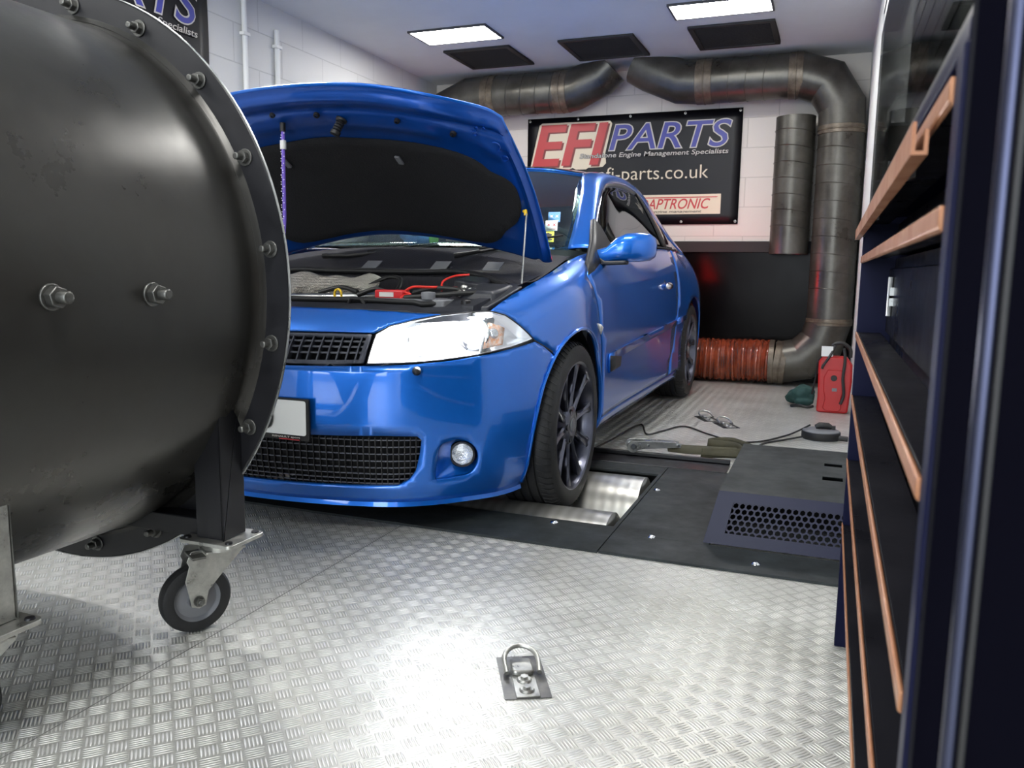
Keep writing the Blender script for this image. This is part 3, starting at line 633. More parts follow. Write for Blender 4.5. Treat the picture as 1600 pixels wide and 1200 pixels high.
def castor(x,y,z,sx):
    wr=.079; ax=Vector((.86,-.51,0)).normalized() # wheel axle direction
    fwd=Vector((-ax.y,ax.x,0)); wc=Vector((x,y,wr))-fwd*0+Vector((-.052,-.035,0))
    c=MB().lathe([(.028,-.022),(.042,-.020),(.044,-.004),(.03,0),(.0001,0)],(x,y,z),(0,0,1),28).build('swivel','zinc',fan)
    side=[]
    f=MB()
    for s_ in (-1,1):
        o_=ax*s_*.027
        top=Vector((x,y,z-.018)); 
        pf=lambda u,v,h:wc+fwd*u+Vector((0,0,v))+o_+ax*h
        tx_=(top-wc).dot(fwd); tz=top.z-wc.z
        f.prism([(-.016,-.012),(0,-.018),(.016,-.012),(.022,.02),(.055,.055),(tx_+.050,tz-.012),(tx_+.052,tz),(tx_-.070,tz),(tx_-.080,tz-.022),(tx_-.075,tz-.034),(-.028,.05),(-.022,.02)],pf,-.0018,.0018)
    tp=Vector((x,y,z-.020)); f.prism([(-.045,-.028),(.045,-.028),(.045,.028),(-.045,.028)],lambda a,b,h:tp+fwd*a+ax*b+Vector((0,0,h)),-.003,.003)
    f.build('fork','zinc',fan,bevel=.001)
    wh=MB().lathe([(.052,-.019),(.066,-.020),(.075,-.016),(.079,-.008),(.079,.008),(.075,.016),(.066,.020),(.052,.019)],wc,ax,48,closed=True).build('wheel','rubber',fan)
    MB().lathe([(.0001,-.012),(.020,-.018),(.022,-.010),(.045,-.008),(.052,-.017),(.055,-.017),(.055,.017),(.052,.017),(.045,.008),(.022,.010),(.020,.018),(.0001,.012)],wc,ax,36).build('wheel_hub','grey_plastic',wh)
    b=MB(); hexbolt(b,wc+ax*.030,ax,.010,.010,.014); hexbolt(b,wc-ax*.030,-ax,.010,.010); b.cyl(wc-ax*.03,wc+ax*.03,.005,10); b.build('axle_bolt','bolt',wh)
    MB().prism([(-.03,0),(.03,0),(.03,.006),(-.03,.006)],lambda a,b_,h:Vector((x,y,z-.03))-fwd*.055+ax*a+Vector((0,0,b_))-fwd*h,-.01,.02).build('brake_lever','bolt',fan,bevel=.001)
for (x,y,sx,sy,wn) in ((-1.265,1.435,1,-1,False),(-1.312,.90,1,1,True),(-2.285,1.435,-1,-1,False),(-2.285,.90,-1,1,False)): leg(x,y,sx,sy,worn=wn)
for y in (1.44,.90): MB().box((-2.26,y-.025,.216),(-1.29,y+.025,.262)).build('cross_rail','dark_steel',fan,bevel=.003)
# ================================================================== drawer cabinet on the right
cab=empty('tool_cabinet',(.35,1.2,0),'navy blue tool cabinet with copper coloured drawer lips along the right edge','tool cabinet')
CXf=.057; YN,YFc=.50,1.92
b=MB(); b.box((CXf+.06,YN,.0),(.62,YFc-.002,.015)); b.box((CXf,YFc-.028,0),(.62,YFc,.955)); b.box((CXf,YN,0),(.62,YN+.028,.955)); b.box((CXf+.002,YN,.955),(.62,YFc,.968)); b.box((.60,YN,0),(.62,YFc,.955))
b.build('carcass','navy',cab,bevel=.002)
tops=[.985,.868,.712,.572,.428,.282,.0]
zl=[.872,.712,.575,.432,.285]
edges=[.985]+zl+[.015]
zs=[.943,.872,.712,.575,.432,.285]
for k,zt in enumerate(zs):
    zb=(zs[k+1]+.004) if k<5 else .02
    xf=CXf+.055
    d_=MB(); d_.box((xf,YN+.032,zb),(xf+.42,YFc-.032,zt-.026)); d_.box((xf+.010,YN+.032,zt-.026),(xf+.42,YFc-.032,zt-.004))
    dr=d_.build('drawer','drawer',cab,bevel=.0015)
    # lip: a grey ledge with a worn copper edge that curls down
    MB().box((CXf+.002,YN+.032,zt-.004),(xf-.008,YFc-.030,zt)).build('ledge','drawer',dr,bevel=.001)
    ya,yb=YN+.032,YFc-.014
    lp=[(CXf-.002,zt-.013),(CXf+.0015,zt-.015),(CXf+.0015,zt+.0005),(CXf-.002,zt+.0005)]
    MB().prism(lp,lambda a,z,h:Vector((a,h,z)),ya,yb).build('lip','copper',dr,bevel=.0012)
h_=MB(); 
for z in (.80,.785): h_.box((CXf+.048,1.72,z-.010),(CXf+.055,1.76,z+.010))
h_.cyl((CXf+.050,1.74,.755),(CXf+.050,1.74,.83),.005,10); h_.build('hinge','steel',cab)
# the chest standing on it
ch=empty('top_chest',(.3,1.2,1.0),'dark grey steel top chest standing on the navy drawer cabinet','tool chest')
MB().hexa([(.115,YN+.02,.969),(.55,YN+.02,.969),(.55,1.86,.969),(.115,1.86,.969),(.115,YN+.02,1.36),(.55,YN+.02,1.36),(.55,1.80,1.36),(.115,1.80,1.36)]).build('body','drawer',ch,bevel=.004)
MB().box((.0685,1.45,1.066),(.1145,1.88,1.071)).build('small_shelf','grey_plastic',ch)
MB().box((.064,YN+.02,.9692),(.068,1.90,1.32)).build('clear_guard','acrylic',ch)
MB().box((.062,YN+.02,.9691),(.072,1.905,.978)).build('guard_channel','ink',ch)
lp=MB().prism([(.0425,.910),(.0425,.931),(.0450,.931),(.0450,.9125),(.0500,.9125),(.0500,.926),(.0525,.926),(.0525,.910)],lambda a,z,h:Vector((a,h,z)),.60,1.97); lp.build('lip_rail','copper',cab)
for yy in (.75,1.3,1.85): MB().box((.0525,yy,.912),(.058,yy+.02,.924)).build('rail_bracket','ink',cab)
for k in range(6): MB().box((.113,.62,1.09+k*.045),(.1155,1.76,1.093+k*.045)).build('louvre','ink',ch)
c_=empty('spray_can',(.0945,1.80,1.0715),'brushed silver can lying on the small shelf behind the clear guard','can')
MB().lathe([(.0001,-.05),(.012,-.05),(.022,-.045),(.024,-.04),(.024,.055),(.022,.06),(.0001,.06)],(.0945,1.80,1.0958),(0,1,0),28).build('can_body','silver_can',c_)
MB().lathe([(.0242,-.002),(.0248,0),(.0242,.002)],(.0945,1.825,1.0955),(0,1,0),28).build('seam','ink',c_)
# grey isolator box on the right wall
t=empty('switch_box',(XR,3.1,1.9),'grey electrical box on the white right wall above the cabinet','electrical box')
MB().box((XR-.055,2.75,1.70),(XR-.001,3.35,2.25)).build('case','grey_plastic',t,bevel=.006)
MB().box((XR-.058,2.80,1.75),(XR-.055,3.30,2.20)).build('cover','grey_plastic',t,bevel=.002)
t=empty('wall_bracket',(XR,3.6,1.25),'rounded pale grey bracket on the right wall behind the silver can','bracket')
MB().prism(rrect(3.45,1.22,3.75,1.47,.05),lambda a,z,h:Vector((XR-h,a,z)),.001,.03).build('backplate','zinc',t,bevel=.004)
# gloss black locker close to the camera
lk_=0
lk=empty('steel_locker',(.4,.1,0),'gloss black steel locker standing at the extreme right edge','locker')
prof=[]
x0,x1,y0,y1=.058,.62,-.75,.495; rr_=.03
prof=rrect(x0,y0,x1,y1,rr_,8)
MB().prism(prof,lambda a,b,h:Vector((a,b,h)),.04,1.98).build('body','locker',lk,smooth=50)
MB().prism(rrect(x0+.02,y0+.02,x1-.02,y1-.02,.02,4),lambda a,b,h:Vector((a,b,h)),0,.04).build('plinth','ink',lk)
MB().sweep([(.0575,.352,.06),(.0575,.352,1.95)],.0042,12).build('highlight_bar','blue_sheen',lk)  # added gloss bar, stands in for the upright highlight on the locker
MB().sweep([(.0605,.489,.06),(.0605,.489,1.95)],.0022,10).build('corner_highlight_bar','drawer',lk)  # added strip in place of the highlight down the locker's corner
MB().sweep([(.058,.33,.06),(.058,.33,1.95)],.002,10).build('door_seam','ink',lk)
# ================================================================== the car
KX,KY=-1.73,2.06
# plan stations (x',y')
PL=[(0,0),(.3,.03),(.54,.11),(.72,.25),(.82,.42),(.866,.62),(.885,.83),(.878,1.15),(.872,1.6),(.872,2.1),(.875,2.6),(.878,3.1),(.885,3.455),(.872,3.8),(.82,4.05),(.7,4.17),(.4,4.225),(0,4.235)]
zF=[.10,.18,.33,.46,.56,.63,.69,.73,.755]; bF=[.05,.015,0,.0,.005,.025,.07,.14,.24]
zC=[.10,.19,.33,.46,.56,.64,.70,.745,.77]; bC=[.07,.025,0,0,.005,.02,.05,.11,.19]
z5=[.12,.20,.33,.46,.56,.65,.725,.78,.81]; b5=[.06,.02,0,-.002,0,.01,.035,.09,.18]
z6=[.15,.22,.34,.46,.56,.66,.75,.815,.85]; b6=[.05,.015,0,-.005,-.01,0,.02,.07,.17]
z7=[.17,.23,.34,.46,.57,.68,.78,.86,.90]; b7=[.04,.01,.005,.005,0,.005,.02,.06,.15]
zD=[.18,.24,.34,.46,.58,.70,.80,.88,.935]; bD=[.03,.01,.01,.01,.0,.005,.02,.045,.075]
zE=[.18,.24,.34,.46,.58,.70,.81,.90,.965]; 
zR=[.18,.25,.36,.48,.60,.72,.82,.90,.97]; bR=[.05,.015,0,-.005,-.005,.005,.035,.08,.14]
zB=[.22,.27,.38,.50,.62,.74,.85,.95,1.03]; bB=[.06,.02,0,0,.01,.03,.07,.12,.18]
LV=[(zF,bF),(zF,bF),(zF,bF),(zC,bC),(zC,bC),(z5,b5),(z6,b6),(z7,b7),(zD,bD),(zD,bD),(zE,bD),(zE,bD),(zR,bR),(zR,bR),(zB,bB),(zB,bB),(zB,bB),(zB,bB)]
def grid():
    n=len(PL);G=np.zeros((n,9,3))
    P=np.array(PL,float)
    for i in range(n):
        a=P[i-1] if i>0 else P[i]*[1,1]+[-.3,.0]*1; b=P[i+1] if i<n-1 else P[i]+[-.4,0]
        if i==0: a=np.array([-.3,.03])
        if i==n-1: b=np.array([-.4,4.225])
        t=b-a;t/=np.linalg.norm(t); nrm=np.array([-t[1],t[0]])  # inward
        z,bb=LV[i]
        for k in range(9):
            q=P[i]+nrm*bb[k]; G[i,k]=(q[0] if 0<i<n-1 else 0,q[1],z[k])
    return G
G=grid()
def cr(t): return np.array([-.5*t+t*t-.5*t**3,1-2.5*t*t+1.5*t**3,.5*t+2*t*t-1.5*t**3,-.5*t*t+.5*t**3])
def P(s,v):
    n,m=G.shape[:2]; s=min(max(s,0),n-1-1e-6); v=min(max(v,0),m-1-1e-6)
    i=int(s);j=int(v);a=cr(s-i);b=cr(v-j);o=np.zeros(3)
    def g(ii,jj):
        fx=1
        if ii<0: ii=-ii; fx=-1
        if ii>n-1: ii=2*(n-1)-ii; fx=-1
        e=None
        if jj<0: q=2*G[ii,0]-G[ii,1]
        elif jj>m-1: q=2*G[ii,m-1]-G[ii,m-2]
        else: q=G[ii,jj]
        return q*np.array([fx,1,1])
    for p in range(4):
        for r in range(4):
            o+=a[p]*b[r]*g(i-1+p,j-1+r)
    return o

PG={'strip':[(0.476,6.431),(1.282,6.364),(1.871,6.24),(2.492,5.997),(2.143,5.81),(1.779,5.504),(1.586,5.14),(1.075,5.148),(0.589,5.118)],'low':[(0.609,3.697),(1.032,3.725),(1.492,3.76),(1.93,3.796),(2.452,3.897),(3.007,4.06),(3.677,4.27),(4.254,4.46),(4.497,4.219),(4.77,3.96),(4.492,3.288),(4.283,2.56),(4.228,1.892),(4.306,1.156)],'lgr':[(0.834,1.929),(1.723,1.96),(2.148,1.943),(2.206,1.858),(2.182,1.546),(2.133,1.225),(2.047,1.005),(1.891,0.804),(1.335,0.771),(0.671,0.732)],'fog':[(2.454,1.719),(2.558,1.804),(2.703,1.845),(2.86,1.77),(2.992,1.595),(3.048,1.396),(3.022,1.144),(2.917,0.944),(2.732,0.916),(2.492,0.907),(2.398,0.975),(2.416,1.414)],'fogin':[(2.58,1.651),(2.633,1.713),(2.706,1.732),(2.824,1.675),(2.92,1.562),(2.971,1.408),(2.949,1.242),(2.872,1.126),(2.752,1.103),(2.641,1.18),(2.59,1.284),(2.566,1.489)],'fogc':[(2.755,1.445)],'hl':[(1.604,5.083),(1.779,5.473),(2.143,5.776),(2.491,5.961),(2.915,6.023),(3.401,6.077),(3.69,5.847),(3.944,5.254),(4.228,4.568),(3.68,4.319),(3.008,4.105),(2.452,3.941),(1.93,3.839),(1.5,3.803)],'ind':[(3.278,5.57),(3.664,5.225),(3.541,4.383),(3.276,4.289),(3.065,4.215)],'grille':[(0.593,5.059),(1.078,5.09),(1.58,5.081),(1.484,3.823),(1.032,3.768),(0.609,3.739)],'fendtop':[(3.431,6.155),(3.848,6.695),(4.234,7.008),(4.805,7.203),(5.495,7.374),(6.279,7.541),(6.941,7.618),(7.455,7.86)],'seamF':[(4.537,4.236),(4.813,3.976)],'doorF':[(6.618,6.546),(6.705,5.973),(6.822,5.163),(6.903,4.189),(7.046,3.183),(7.086,2.276),(7.107,1.061)],'doorR':[(10.636,7.186),(10.642,6.093),(10.613,5.047),(10.518,3.776),(10.483,2.505),(10.267,1.75)],'trim':[(7.242,3.207),(10.239,3.768),(10.279,3.539),(7.854,2.978),(7.818,2.611),(7.304,2.565)],'rep':[(6.672,4.547),(6.993,4.345),(6.904,4.118)],'plate':[(0.815,2.801),(0.779,1.802)],'washer':[(2.142,3.651)],'handle':[(9.56,5.551),(10.218,5.562)],'archtgt':[(5.154,4.251),(5.956,4.587),(6.47,4.083),(6.967,2.324)],'bot':[(4.471,0.0),(2.981,0.0),(2.237,0.0),(1.296,0.0),(0.585,0.0)]}
PPc={}
def PP(s,v):
    m=1
    if s<0: s=-s; m=-1
    q=P(s,v); return Vector((q[0]*m,q[1],q[2]))
def N_(s,v,m=1):
    e=.02; a=PP(s+e,v)-PP(s-e,v); b=PP(s,v+e)-PP(s,max(v-e,0)); n=a.cross(b).normalized()
    c=PP(s,v)-Vector((0,2.1,.5))
    return n if n.dot(c)>0 else -n
def K(p): return Vector((KX+p[0],KY+p[1],p[2]))
car=empty('hatchback_car',(KX,KY+2.1,0),'metallic blue hatchback with its bonnet open standing on the rolling road','car')
def inside(p,poly):
    x,y=p; c=False; j=len(poly)-1
    for i in range(len(poly)):
        xi,yi=poly[i]; xj,yj=poly[j]
        if (yi>y)!=(yj>y) and x<(xj-xi)*(y-yi)/(yj-yi)+xi: c=not c
        j=i
    return c
def dens(poly,ds,dv):
    out=[]
    for i in range(len(poly)):
        a=poly[i]; b=poly[(i+1)%len(poly)]; n=max(1,int(math.ceil(max(abs(b[0]-a[0])/ds,abs(b[1]-a[1])/dv))))
        for k in range(n): out.append((a[0]+(b[0]-a[0])*k/n,a[1]+(b[1]-a[1])*k/n))
    return out
def smooth_poly(poly,corners=(),n=4):
    """round a polygon through its points, keeping the listed corner indices sharp"""
    m=len(poly); out=[]
    for i in range(m):
        p0,p1,p2,p3=[Vector(poly[(i+k)%m]) for k in (-1,0,1,2)]
        if i in corners: p0=p1
        if (i+1)%m in corners: p3=p2
        for k in range(n):
            t=k/n; q=.5*((2*p1)+(p2-p0)*t+(2*p0-5*p1+4*p2-p3)*t*t+(p1*3-p0-p2*3+p3)*t**3); out.append((q.x,q.y))
    return out
def panel_mb(mb,outer,holes=(),fn=PP,ds=.16,dv=.28,m=1,off=0):
    loops=[dens(outer,ds,dv)]+[dens(h,ds,dv) for h in holes]
    vs=[];ed=[]
    for L in loops:
        b=len(vs); vs+=L; ed+=[(b+i,b+(i+1)%len(L)) for i in range(len(L))]
    bv=list(vs); s0=min(p[0] for p in outer); s1=max(p[0] for p in outer); v0=min(p[1] for p in outer); v1=max(p[1] for p in outer)
    B=np.array(bv)/np.array([ds,dv])
    i0=int(s0/ds)-1
    for i in range(i0,int(s1/ds)+2):
        for j in range(int(v0/dv)-1,int(v1/dv)+2):
            p=(i*ds,j*dv)
            if inside(p,outer) and not any(inside(p,h) for h in holes):
                if (((B-np.array([p[0]/ds,p[1]/dv]))**2).sum(1)).min()>.16: vs.append(p)
    r=delaunay_2d_cdt([Vector((p[0]/ds,p[1]/dv)) for p in vs],ed,[],0,1e-5)
    V=[(q.x*ds,q.y*dv) for q in r[0]]; F=[]
    for f in r[2]:
        c=(sum(V[i][0] for i in f)/len(f),sum(V[i][1] for i in f)/len(f))
        if inside(c,outer) and not any(inside(c,h) for h in holes): F.append(list(f))
    W=[]
    for s,v in V:
        p=fn(s,v)
        if off: p=p+N_(s,v)*off
        W.append(K((p[0]*m,p[1],p[2])))
    # orient outwards
    F2=[]
    for f in F:
        a,b,c=[W[i] for i in f[:3]]; n=(b-a).cross(c-a); cc=(a+b+c)/3-K((0,2.1,.5))
        if fn is not PP: cc=(a+b+c)/3-K((0,2.2,.2))
        F2.append(f if n.dot(cc)>0 else f[::-1])
    mb.add(W,F2)
def panel(name,mt,outer,holes=(),parent=None,solid=.012,m=1,fn=PP,off=0,ds=.16,dv=.28,both=False,lab=None,smooth=40):
    mb=MB(); panel_mb(mb,outer,holes,fn,ds,dv,m,off)
    if both: panel_mb(mb,outer,holes,fn,ds,dv,-m,off)
    o=mb.build(name,mt,parent or car,recalc=False,solid=solid,smooth=smooth)
    if lab: o['label']=lab
    return o
def inv_yz(y,z,s=6,v=3):
    for _ in range(25):
        q=PP(s,v); a=(PP(s+.02,v)-q)/.02; b=(PP(s,v+.02)-q)/.02; J=np.array([[a.y,b.y],[a.z,b.z]])
        d=np.linalg.solve(J,[y-q.y,z-q.z]); d=np.clip(d,-.4,.4); s=min(max(s+d[0],3),14.5); v=min(max(v+d[1],-.0),8)
    return (s,v)
FA=(.815,.268,.352); RA=(3.455,.315,.362)
def arch(c,a0,a1,n,s0):
    out=[]; s=s0; v=3
    for i in range(n+1):
        q=R(a0+(a1-a0)*i/n); s,v=inv_yz(c[0]+c[2]*cos(q),c[1]+c[2]*sin(q),s,v); out.append((s,v))
    return out
sF=PG['seamF']
def ang(p,c): q=PP(*p); return math.degrees(math.atan2(q.z-c[1],q.y-c[0]))
aS=ang((4.78,3.96),FA)
# --- bumper: lower shell with the grille opening and fog lamp recesses
bot=[(4.43,0)]
af=arch(FA,aS,203,10,4.7)
af=[p for p in af if p[1]>.15]
half=[(0,3.69)]+PG['low'][:9]+af
half+= [(4.42,0.0)]
full=half+[(-s,v) for s,v in half[::-1] if s>0]
lg=[(0,1.90)]+PG['lgr']+[(0,.72)]
lgf=lg+[(-s,v) for s,v in lg[::-1] if s>0]
fog=smooth_poly(PG['fog'],(),3); fogm=[(-s,v) for s,v in fog[::-1]]
bump=panel('front_bumper','paint',full,[lgf,fog,fogm],ds=.12,dv=.22)
st=[(0,6.45)]+PG['strip']+[(0,5.10)]
panel('nose_panel','paint',st+[(-s,v) for s,v in st[::-1] if s>0],ds=.06,dv=.10,solid=.006)
# chin spoiler edge
rows=[]
for i in range(41):
    s=-4.3+8.6*i/40; p=PP(s,0); n=N_(s,.3); n=Vector((n.x,n.y,0)).normalized()
    rows.append([K(p),K(p+n*.004+Vector((0,0,-.014))),K(p-n*.05+Vector((0,0,-.016))),K(p-n*.12+Vector((0,0,.01)))])
MB().grid(rows).build('chin_spoiler','paint',car,smooth=30)
# fog lamp recesses
for m in (1,-1):
    f=smooth_poly(PG['fog'],(),3); fi=smooth_poly(PG['fogin'],(),3); 
    # same number of points: resample both by angle round the lamp
    c0=PG['fogc'][0]
    def hit(poly,a):
        d=(cos(a)*.3,sin(a)*.6); best=None
        for i in range(len(poly)):
            p,q=poly[i],poly[(i+1)%len(poly)]; ex,ey=q[0]-p[0],q[1]-p[1]; den=d[0]*ey-d[1]*ex
            if abs(den)<1e-9: continue
            t=((p[0]-c0[0])*ey-(p[1]-c0[1])*ex)/den; u=((p[0]-c0[0])*d[1]-(p[1]-c0[1])*d[0])/den
            if t>0 and -1e-6<=u<=1+1e-6 and (best is None or t<best): best=t
        return (c0[0]+d[0]*best,c0[1]+d[1]*best)
    nn=48; rows=[]
    ax=Vector((.32,-1,0)).normalized()
    for k,(t,dep) in enumerate(((0,0),(.0,.010),(.35,.030),(.75,.045),(1,.052))):
        row=[]
        for i in range(nn+1):
            a=2*pi*i/nn; A_=hit(f,a); B_=hit(fi,a); s,v=A_[0]+(B_[0]-A_[0])*t,A_[1]+(B_[1]-A_[1])*t; p=PP(s,v)-ax*dep; row.append(K((p.x*m,p.y,p.z)))
        rows.append(row)
    fr_=MB().grid(rows).build('fog_lamp_recess','paint',bump,smooth=60)
    cen=PP(*c0)-ax*.040; cw=K((cen.x*m,cen.y,cen.z)); axm=Vector((ax.x*m,ax.y,0))
    fl_=MB().lathe([(.040,-.03),(.043,-.012),(.041,.004),(.036,.006),(.034,0)],cw,axm,40).build('fog_lamp','black_plastic',car)
    MB().lathe([(.0001,-.022),(.012,-.02),(.028,-.008),(.034,.002)],cw,axm,40).build('reflector','side_lamp',fl_)
    MB().lathe([(.0001,.006),(.02,.005),(.034,.001)],cw,axm,40).build('lens','lens',fl_)
# lower grille: backing, mesh bars
def surf_bar(mb,p0,p1,w,d,off,n=12,vert=False,m=1):
    rows=[]
    for i in range(n+1):
        t=i/n; s=p0[0]+(p1[0]-p0[0])*t; v=p0[1]+(p1[1]-p0[1])*t; q=PP(s,v); nn=N_(s,v); nn=Vector((nn.x,nn.y,0)).normalized(); u=Vector((-nn.y,nn.x,0)).normalized() if vert else Vector((0,0,1))
        rows.append([K(q+nn*off+u*w),K(q+nn*off-u*w),K(q+nn*(off-d)-u*w),K(q+nn*(off-d)+u*w),K(q+nn*off+u*w)])
    mb.grid(rows); mb.add([rows[0][0],rows[0][1],rows[0][2],rows[0][3]],[(0,1,2,3)]); mb.add([rows[-1][0],rows[-1][1],rows[-1][2],rows[-1][3]],[(3,2,1,0)])
lgp=panel('lower_grille','hole',lgf,solid=0,off=-.05,ds=.25,dv=.4)
gm=MB()
zv=[.80,1.0,1.2,1.4,1.6,1.78]
def s_at(v): 
    L=PG['lgr']; pts=[(p[1],p[0]) for p in L[2:8]]; pts.sort(); 
    for i in range(len(pts)-1):
        if pts[i][0]<=v<=pts[i+1][0]: return pts[i][1]+(pts[i+1][1]-pts[i][1])*(v-pts[i][0])/(pts[i+1][0]-pts[i][0]+1e-9)
    return pts[-1][1] if v>pts[-1][0] else pts[0][1]
for v in (.86,1.0,1.14,1.28,1.42,1.56,1.70,1.84): surf_bar(gm,(-s_at(v),v),(s_at(v),v),.0018,.006,-.016,40)
gm.build('grille_bars','grille_plastic',lgp)
gm=MB()
s=-2.15
while s<2.16:
    vl=.75 if abs(s)<1.9 else .75+(abs(s)-1.9)*1.4
    surf_bar(gm,(s,vl),(s,1.90),.0014,.010,-.012,2,True); s+=.0765
gm.build('grille_uprights','black_plastic',lgp)
# upper grille, one each side of the centre bar
gp=[(0.03,5.02)]+[(.593,5.04),(1.078,5.07),(1.56,5.06),(1.47,3.85),(1.032,3.80),(.609,3.77)]+[(0.03,3.74)]
for m in (1,-1):
    g0=panel('upper_grille','hole',gp,solid=0,off=-.07,ds=.3,dv=.5,m=m)
    fb=MB()
    oi=[(.07,4.93),(1.50,4.95),(1.42,3.97),(.07,3.86)]
    panel_mb(fb,gp,[oi],m=m,ds=.2,dv=.4,off=.0)
    fb.build('grille_frame','grille_plastic',g0,recalc=False,solid=.03)
    sb=MB()
    for k in range(1,4):
        t=k/4; a=(.07,3.86+(4.93-3.86)*t); b=(1.42+.08*t,3.97+(4.95-3.97)*t); surf_bar(sb,(a[0]*m,a[1]),(b[0]*m,b[1]),.0028,.045,-.012,12)
    sb.build('grille_slats','grille_plastic',g0)
    sb=MB()
    for k in range(12):
        s=.12+.118*k; surf_bar(sb,(s*m*.96,3.88),((s+.05)*m*(.985),4.93),.0022,.03,.0,2,True)
    sb.build('grille_vanes','grille_plastic',g0)
# headlights
for m in (1,-1):
    poly=PG['hl']
    ctr=(sum(p[0] for p in poly)/len(poly),sum(p[1] for p in poly)/len(poly))
    shr=[(ctr[0]+(p[0]-ctr[0])*.985,ctr[1]+(p[1]-ctr[1])*.97) for p in poly]
    hl=empty('headlight',K((PP(*ctr).x*m,PP(*ctr).y,PP(*ctr).z))); hl.parent=car; hl.location=Vector(hl.location)-ORG[car.name]; ORG[hl.name]=K((PP(*ctr).x*m,PP(*ctr).y,PP(*ctr).z))
    panel('lens','lens',shr,parent=hl,solid=0,m=m,off=.001,ds=.14,dv=.25)
    # bright liner: bowl behind the lens
    lp=dens(shr,.2,.3); rows=[]
    for t,dep in ((0,.004),(.04,.03),(.12,.055),(.5,.075),(.9,.085)):
        row=[]
        for i in range(len(lp)+1):
            p=lp[i%len(lp)]; s,v=p[0]+(ctr[0]-p[0])*t,p[1]+(ctr[1]-p[1])*t; q=PP(s,v); n=N_(s,v); n=Vector((n.x*.5,n.y,n.z*.2)).normalized(); q=q-n*dep; row.append(K((q.x*m,q.y,q.z)))
        rows.append(row)
    MB().grid(rows).add(rows[-1],[tuple(range(len(rows[-1])))]).build('liner','reflector',hl,smooth=50)
    # rim round the lens
    rim=[]
    for i in range(len(lp)+1): p=lp[i%len(lp)]; q=PP(*p)+N_(*p)*.001; rim.append(K((q.x*m,q.y,q.z)))
    MB().sweep(rim,.0022,6,cap=False).build('seal','black_plastic',hl)
    for (s,v,r,dep,mt) in ((2.15,4.72,.044,.040,'lamp'),(2.85,4.95,.046,.045,'lamp')):
        q=PP(s,v); c=K(((q.x-.0)*m,q.y+dep,q.z)); d=Vector((.12*m,-1,-.06)).normalized()
        pb=MB().lathe([(r*.96,-.05),(r*1.12,-.03),(r*1.18,.0),(r*1.12,.003),(r*1.0,-.002)],c,d,36).build('projector_bezel','chrome',hl)
        MB().lathe([(.0001,.010),(r*.5,.008),(r*.85,.0),(r*.98,-.006)],c,d,32).build('projector_bulb',mt,pb)
    ind=[(3.30,5.50),(3.62,5.20),(3.52,4.45),(3.28,4.38),(3.10,4.32)]
    ip=panel('indicator','amber',ind,parent=hl,solid=.006,m=m,off=-.009,ds=.15,dv=.3)
    q=PP(3.36,4.95)-N_(3.36,4.95)*.004; c=K((q.x*m,q.y,q.z)); n=N_(3.36,4.95); MB().lathe([(.0001,.004),(.012,.003),(.017,-.003),(.018,-.01)],c,Vector((n.x*m,n.y,n.z)),24).build('indicator_bulb','side_lamp',ip)
    div=MB(); pts=[]
    for t in range(7):
        s,v=3.06+(3.26-3.06)*t/6,4.16+(5.72-4.16)*t/6; q=PP(s,v)-N_(s,v)*.008; pts.append(K((q.x*m,q.y,q.z)))
    div.sweep(pts,.005,8)
    div.grid([[p for p in pts],[p+Vector((-.01*m,.085,-.0)) for p in pts]]); div.grid([[p+Vector((.004*m,0,0)) for p in pts],[p+Vector((-.006*m,.085,-.0)) for p in pts]],True)
    div.build('divider','grey_plastic',hl)
# headlamp washer cap
for m in (1,-1):
    q=PP(2.14,3.62); n=N_(2.14,3.62); c=K((q.x*m,q.y,q.z)); MB().lathe([(.0001,.030),(.008,.029),(.013,.022),(.014,.010),(.010,0),(.010,-.004)],c,Vector((n.x*m,n.y,n.z)),20).build('washer_jet','ink',car)
# number plate
pc=Vector((0,-.012,.366)); 
def NP(a,z,h): return K((a,-.002-h+.10*a*a,z))
npl=MB().prism(rrect(-.268,.302,.268,.434,.006),NP,0,.010).build('number_plate','ink',car,bevel=.002)
MB().prism(rrect(-.258,.320,.258,.428,.008),NP,.010,.0115).build('plate_face','plate_white',npl)
text('R D','plate_characters','ink',npl,.015,.335,.140,.413,lambda u,v,h:NP(u,v,.0117+h),0,.02,.0005)
text('RENAULT sport','dealer_name','print_grey',npl,.135,.309,.235,.316,lambda u,v,h:NP(u,v,.0102+h),0,.03,.0005)
text('86 81 60','dealer_number','print_grey',npl,.04,.309,.085,.316,lambda u,v,h:NP(u,v,.0102+h),0,.02,.0005)
MB().box(NP(.16,.3045,.0102),NP(.235,.3075,.0112)).build('dealer_bar','print_red',npl)
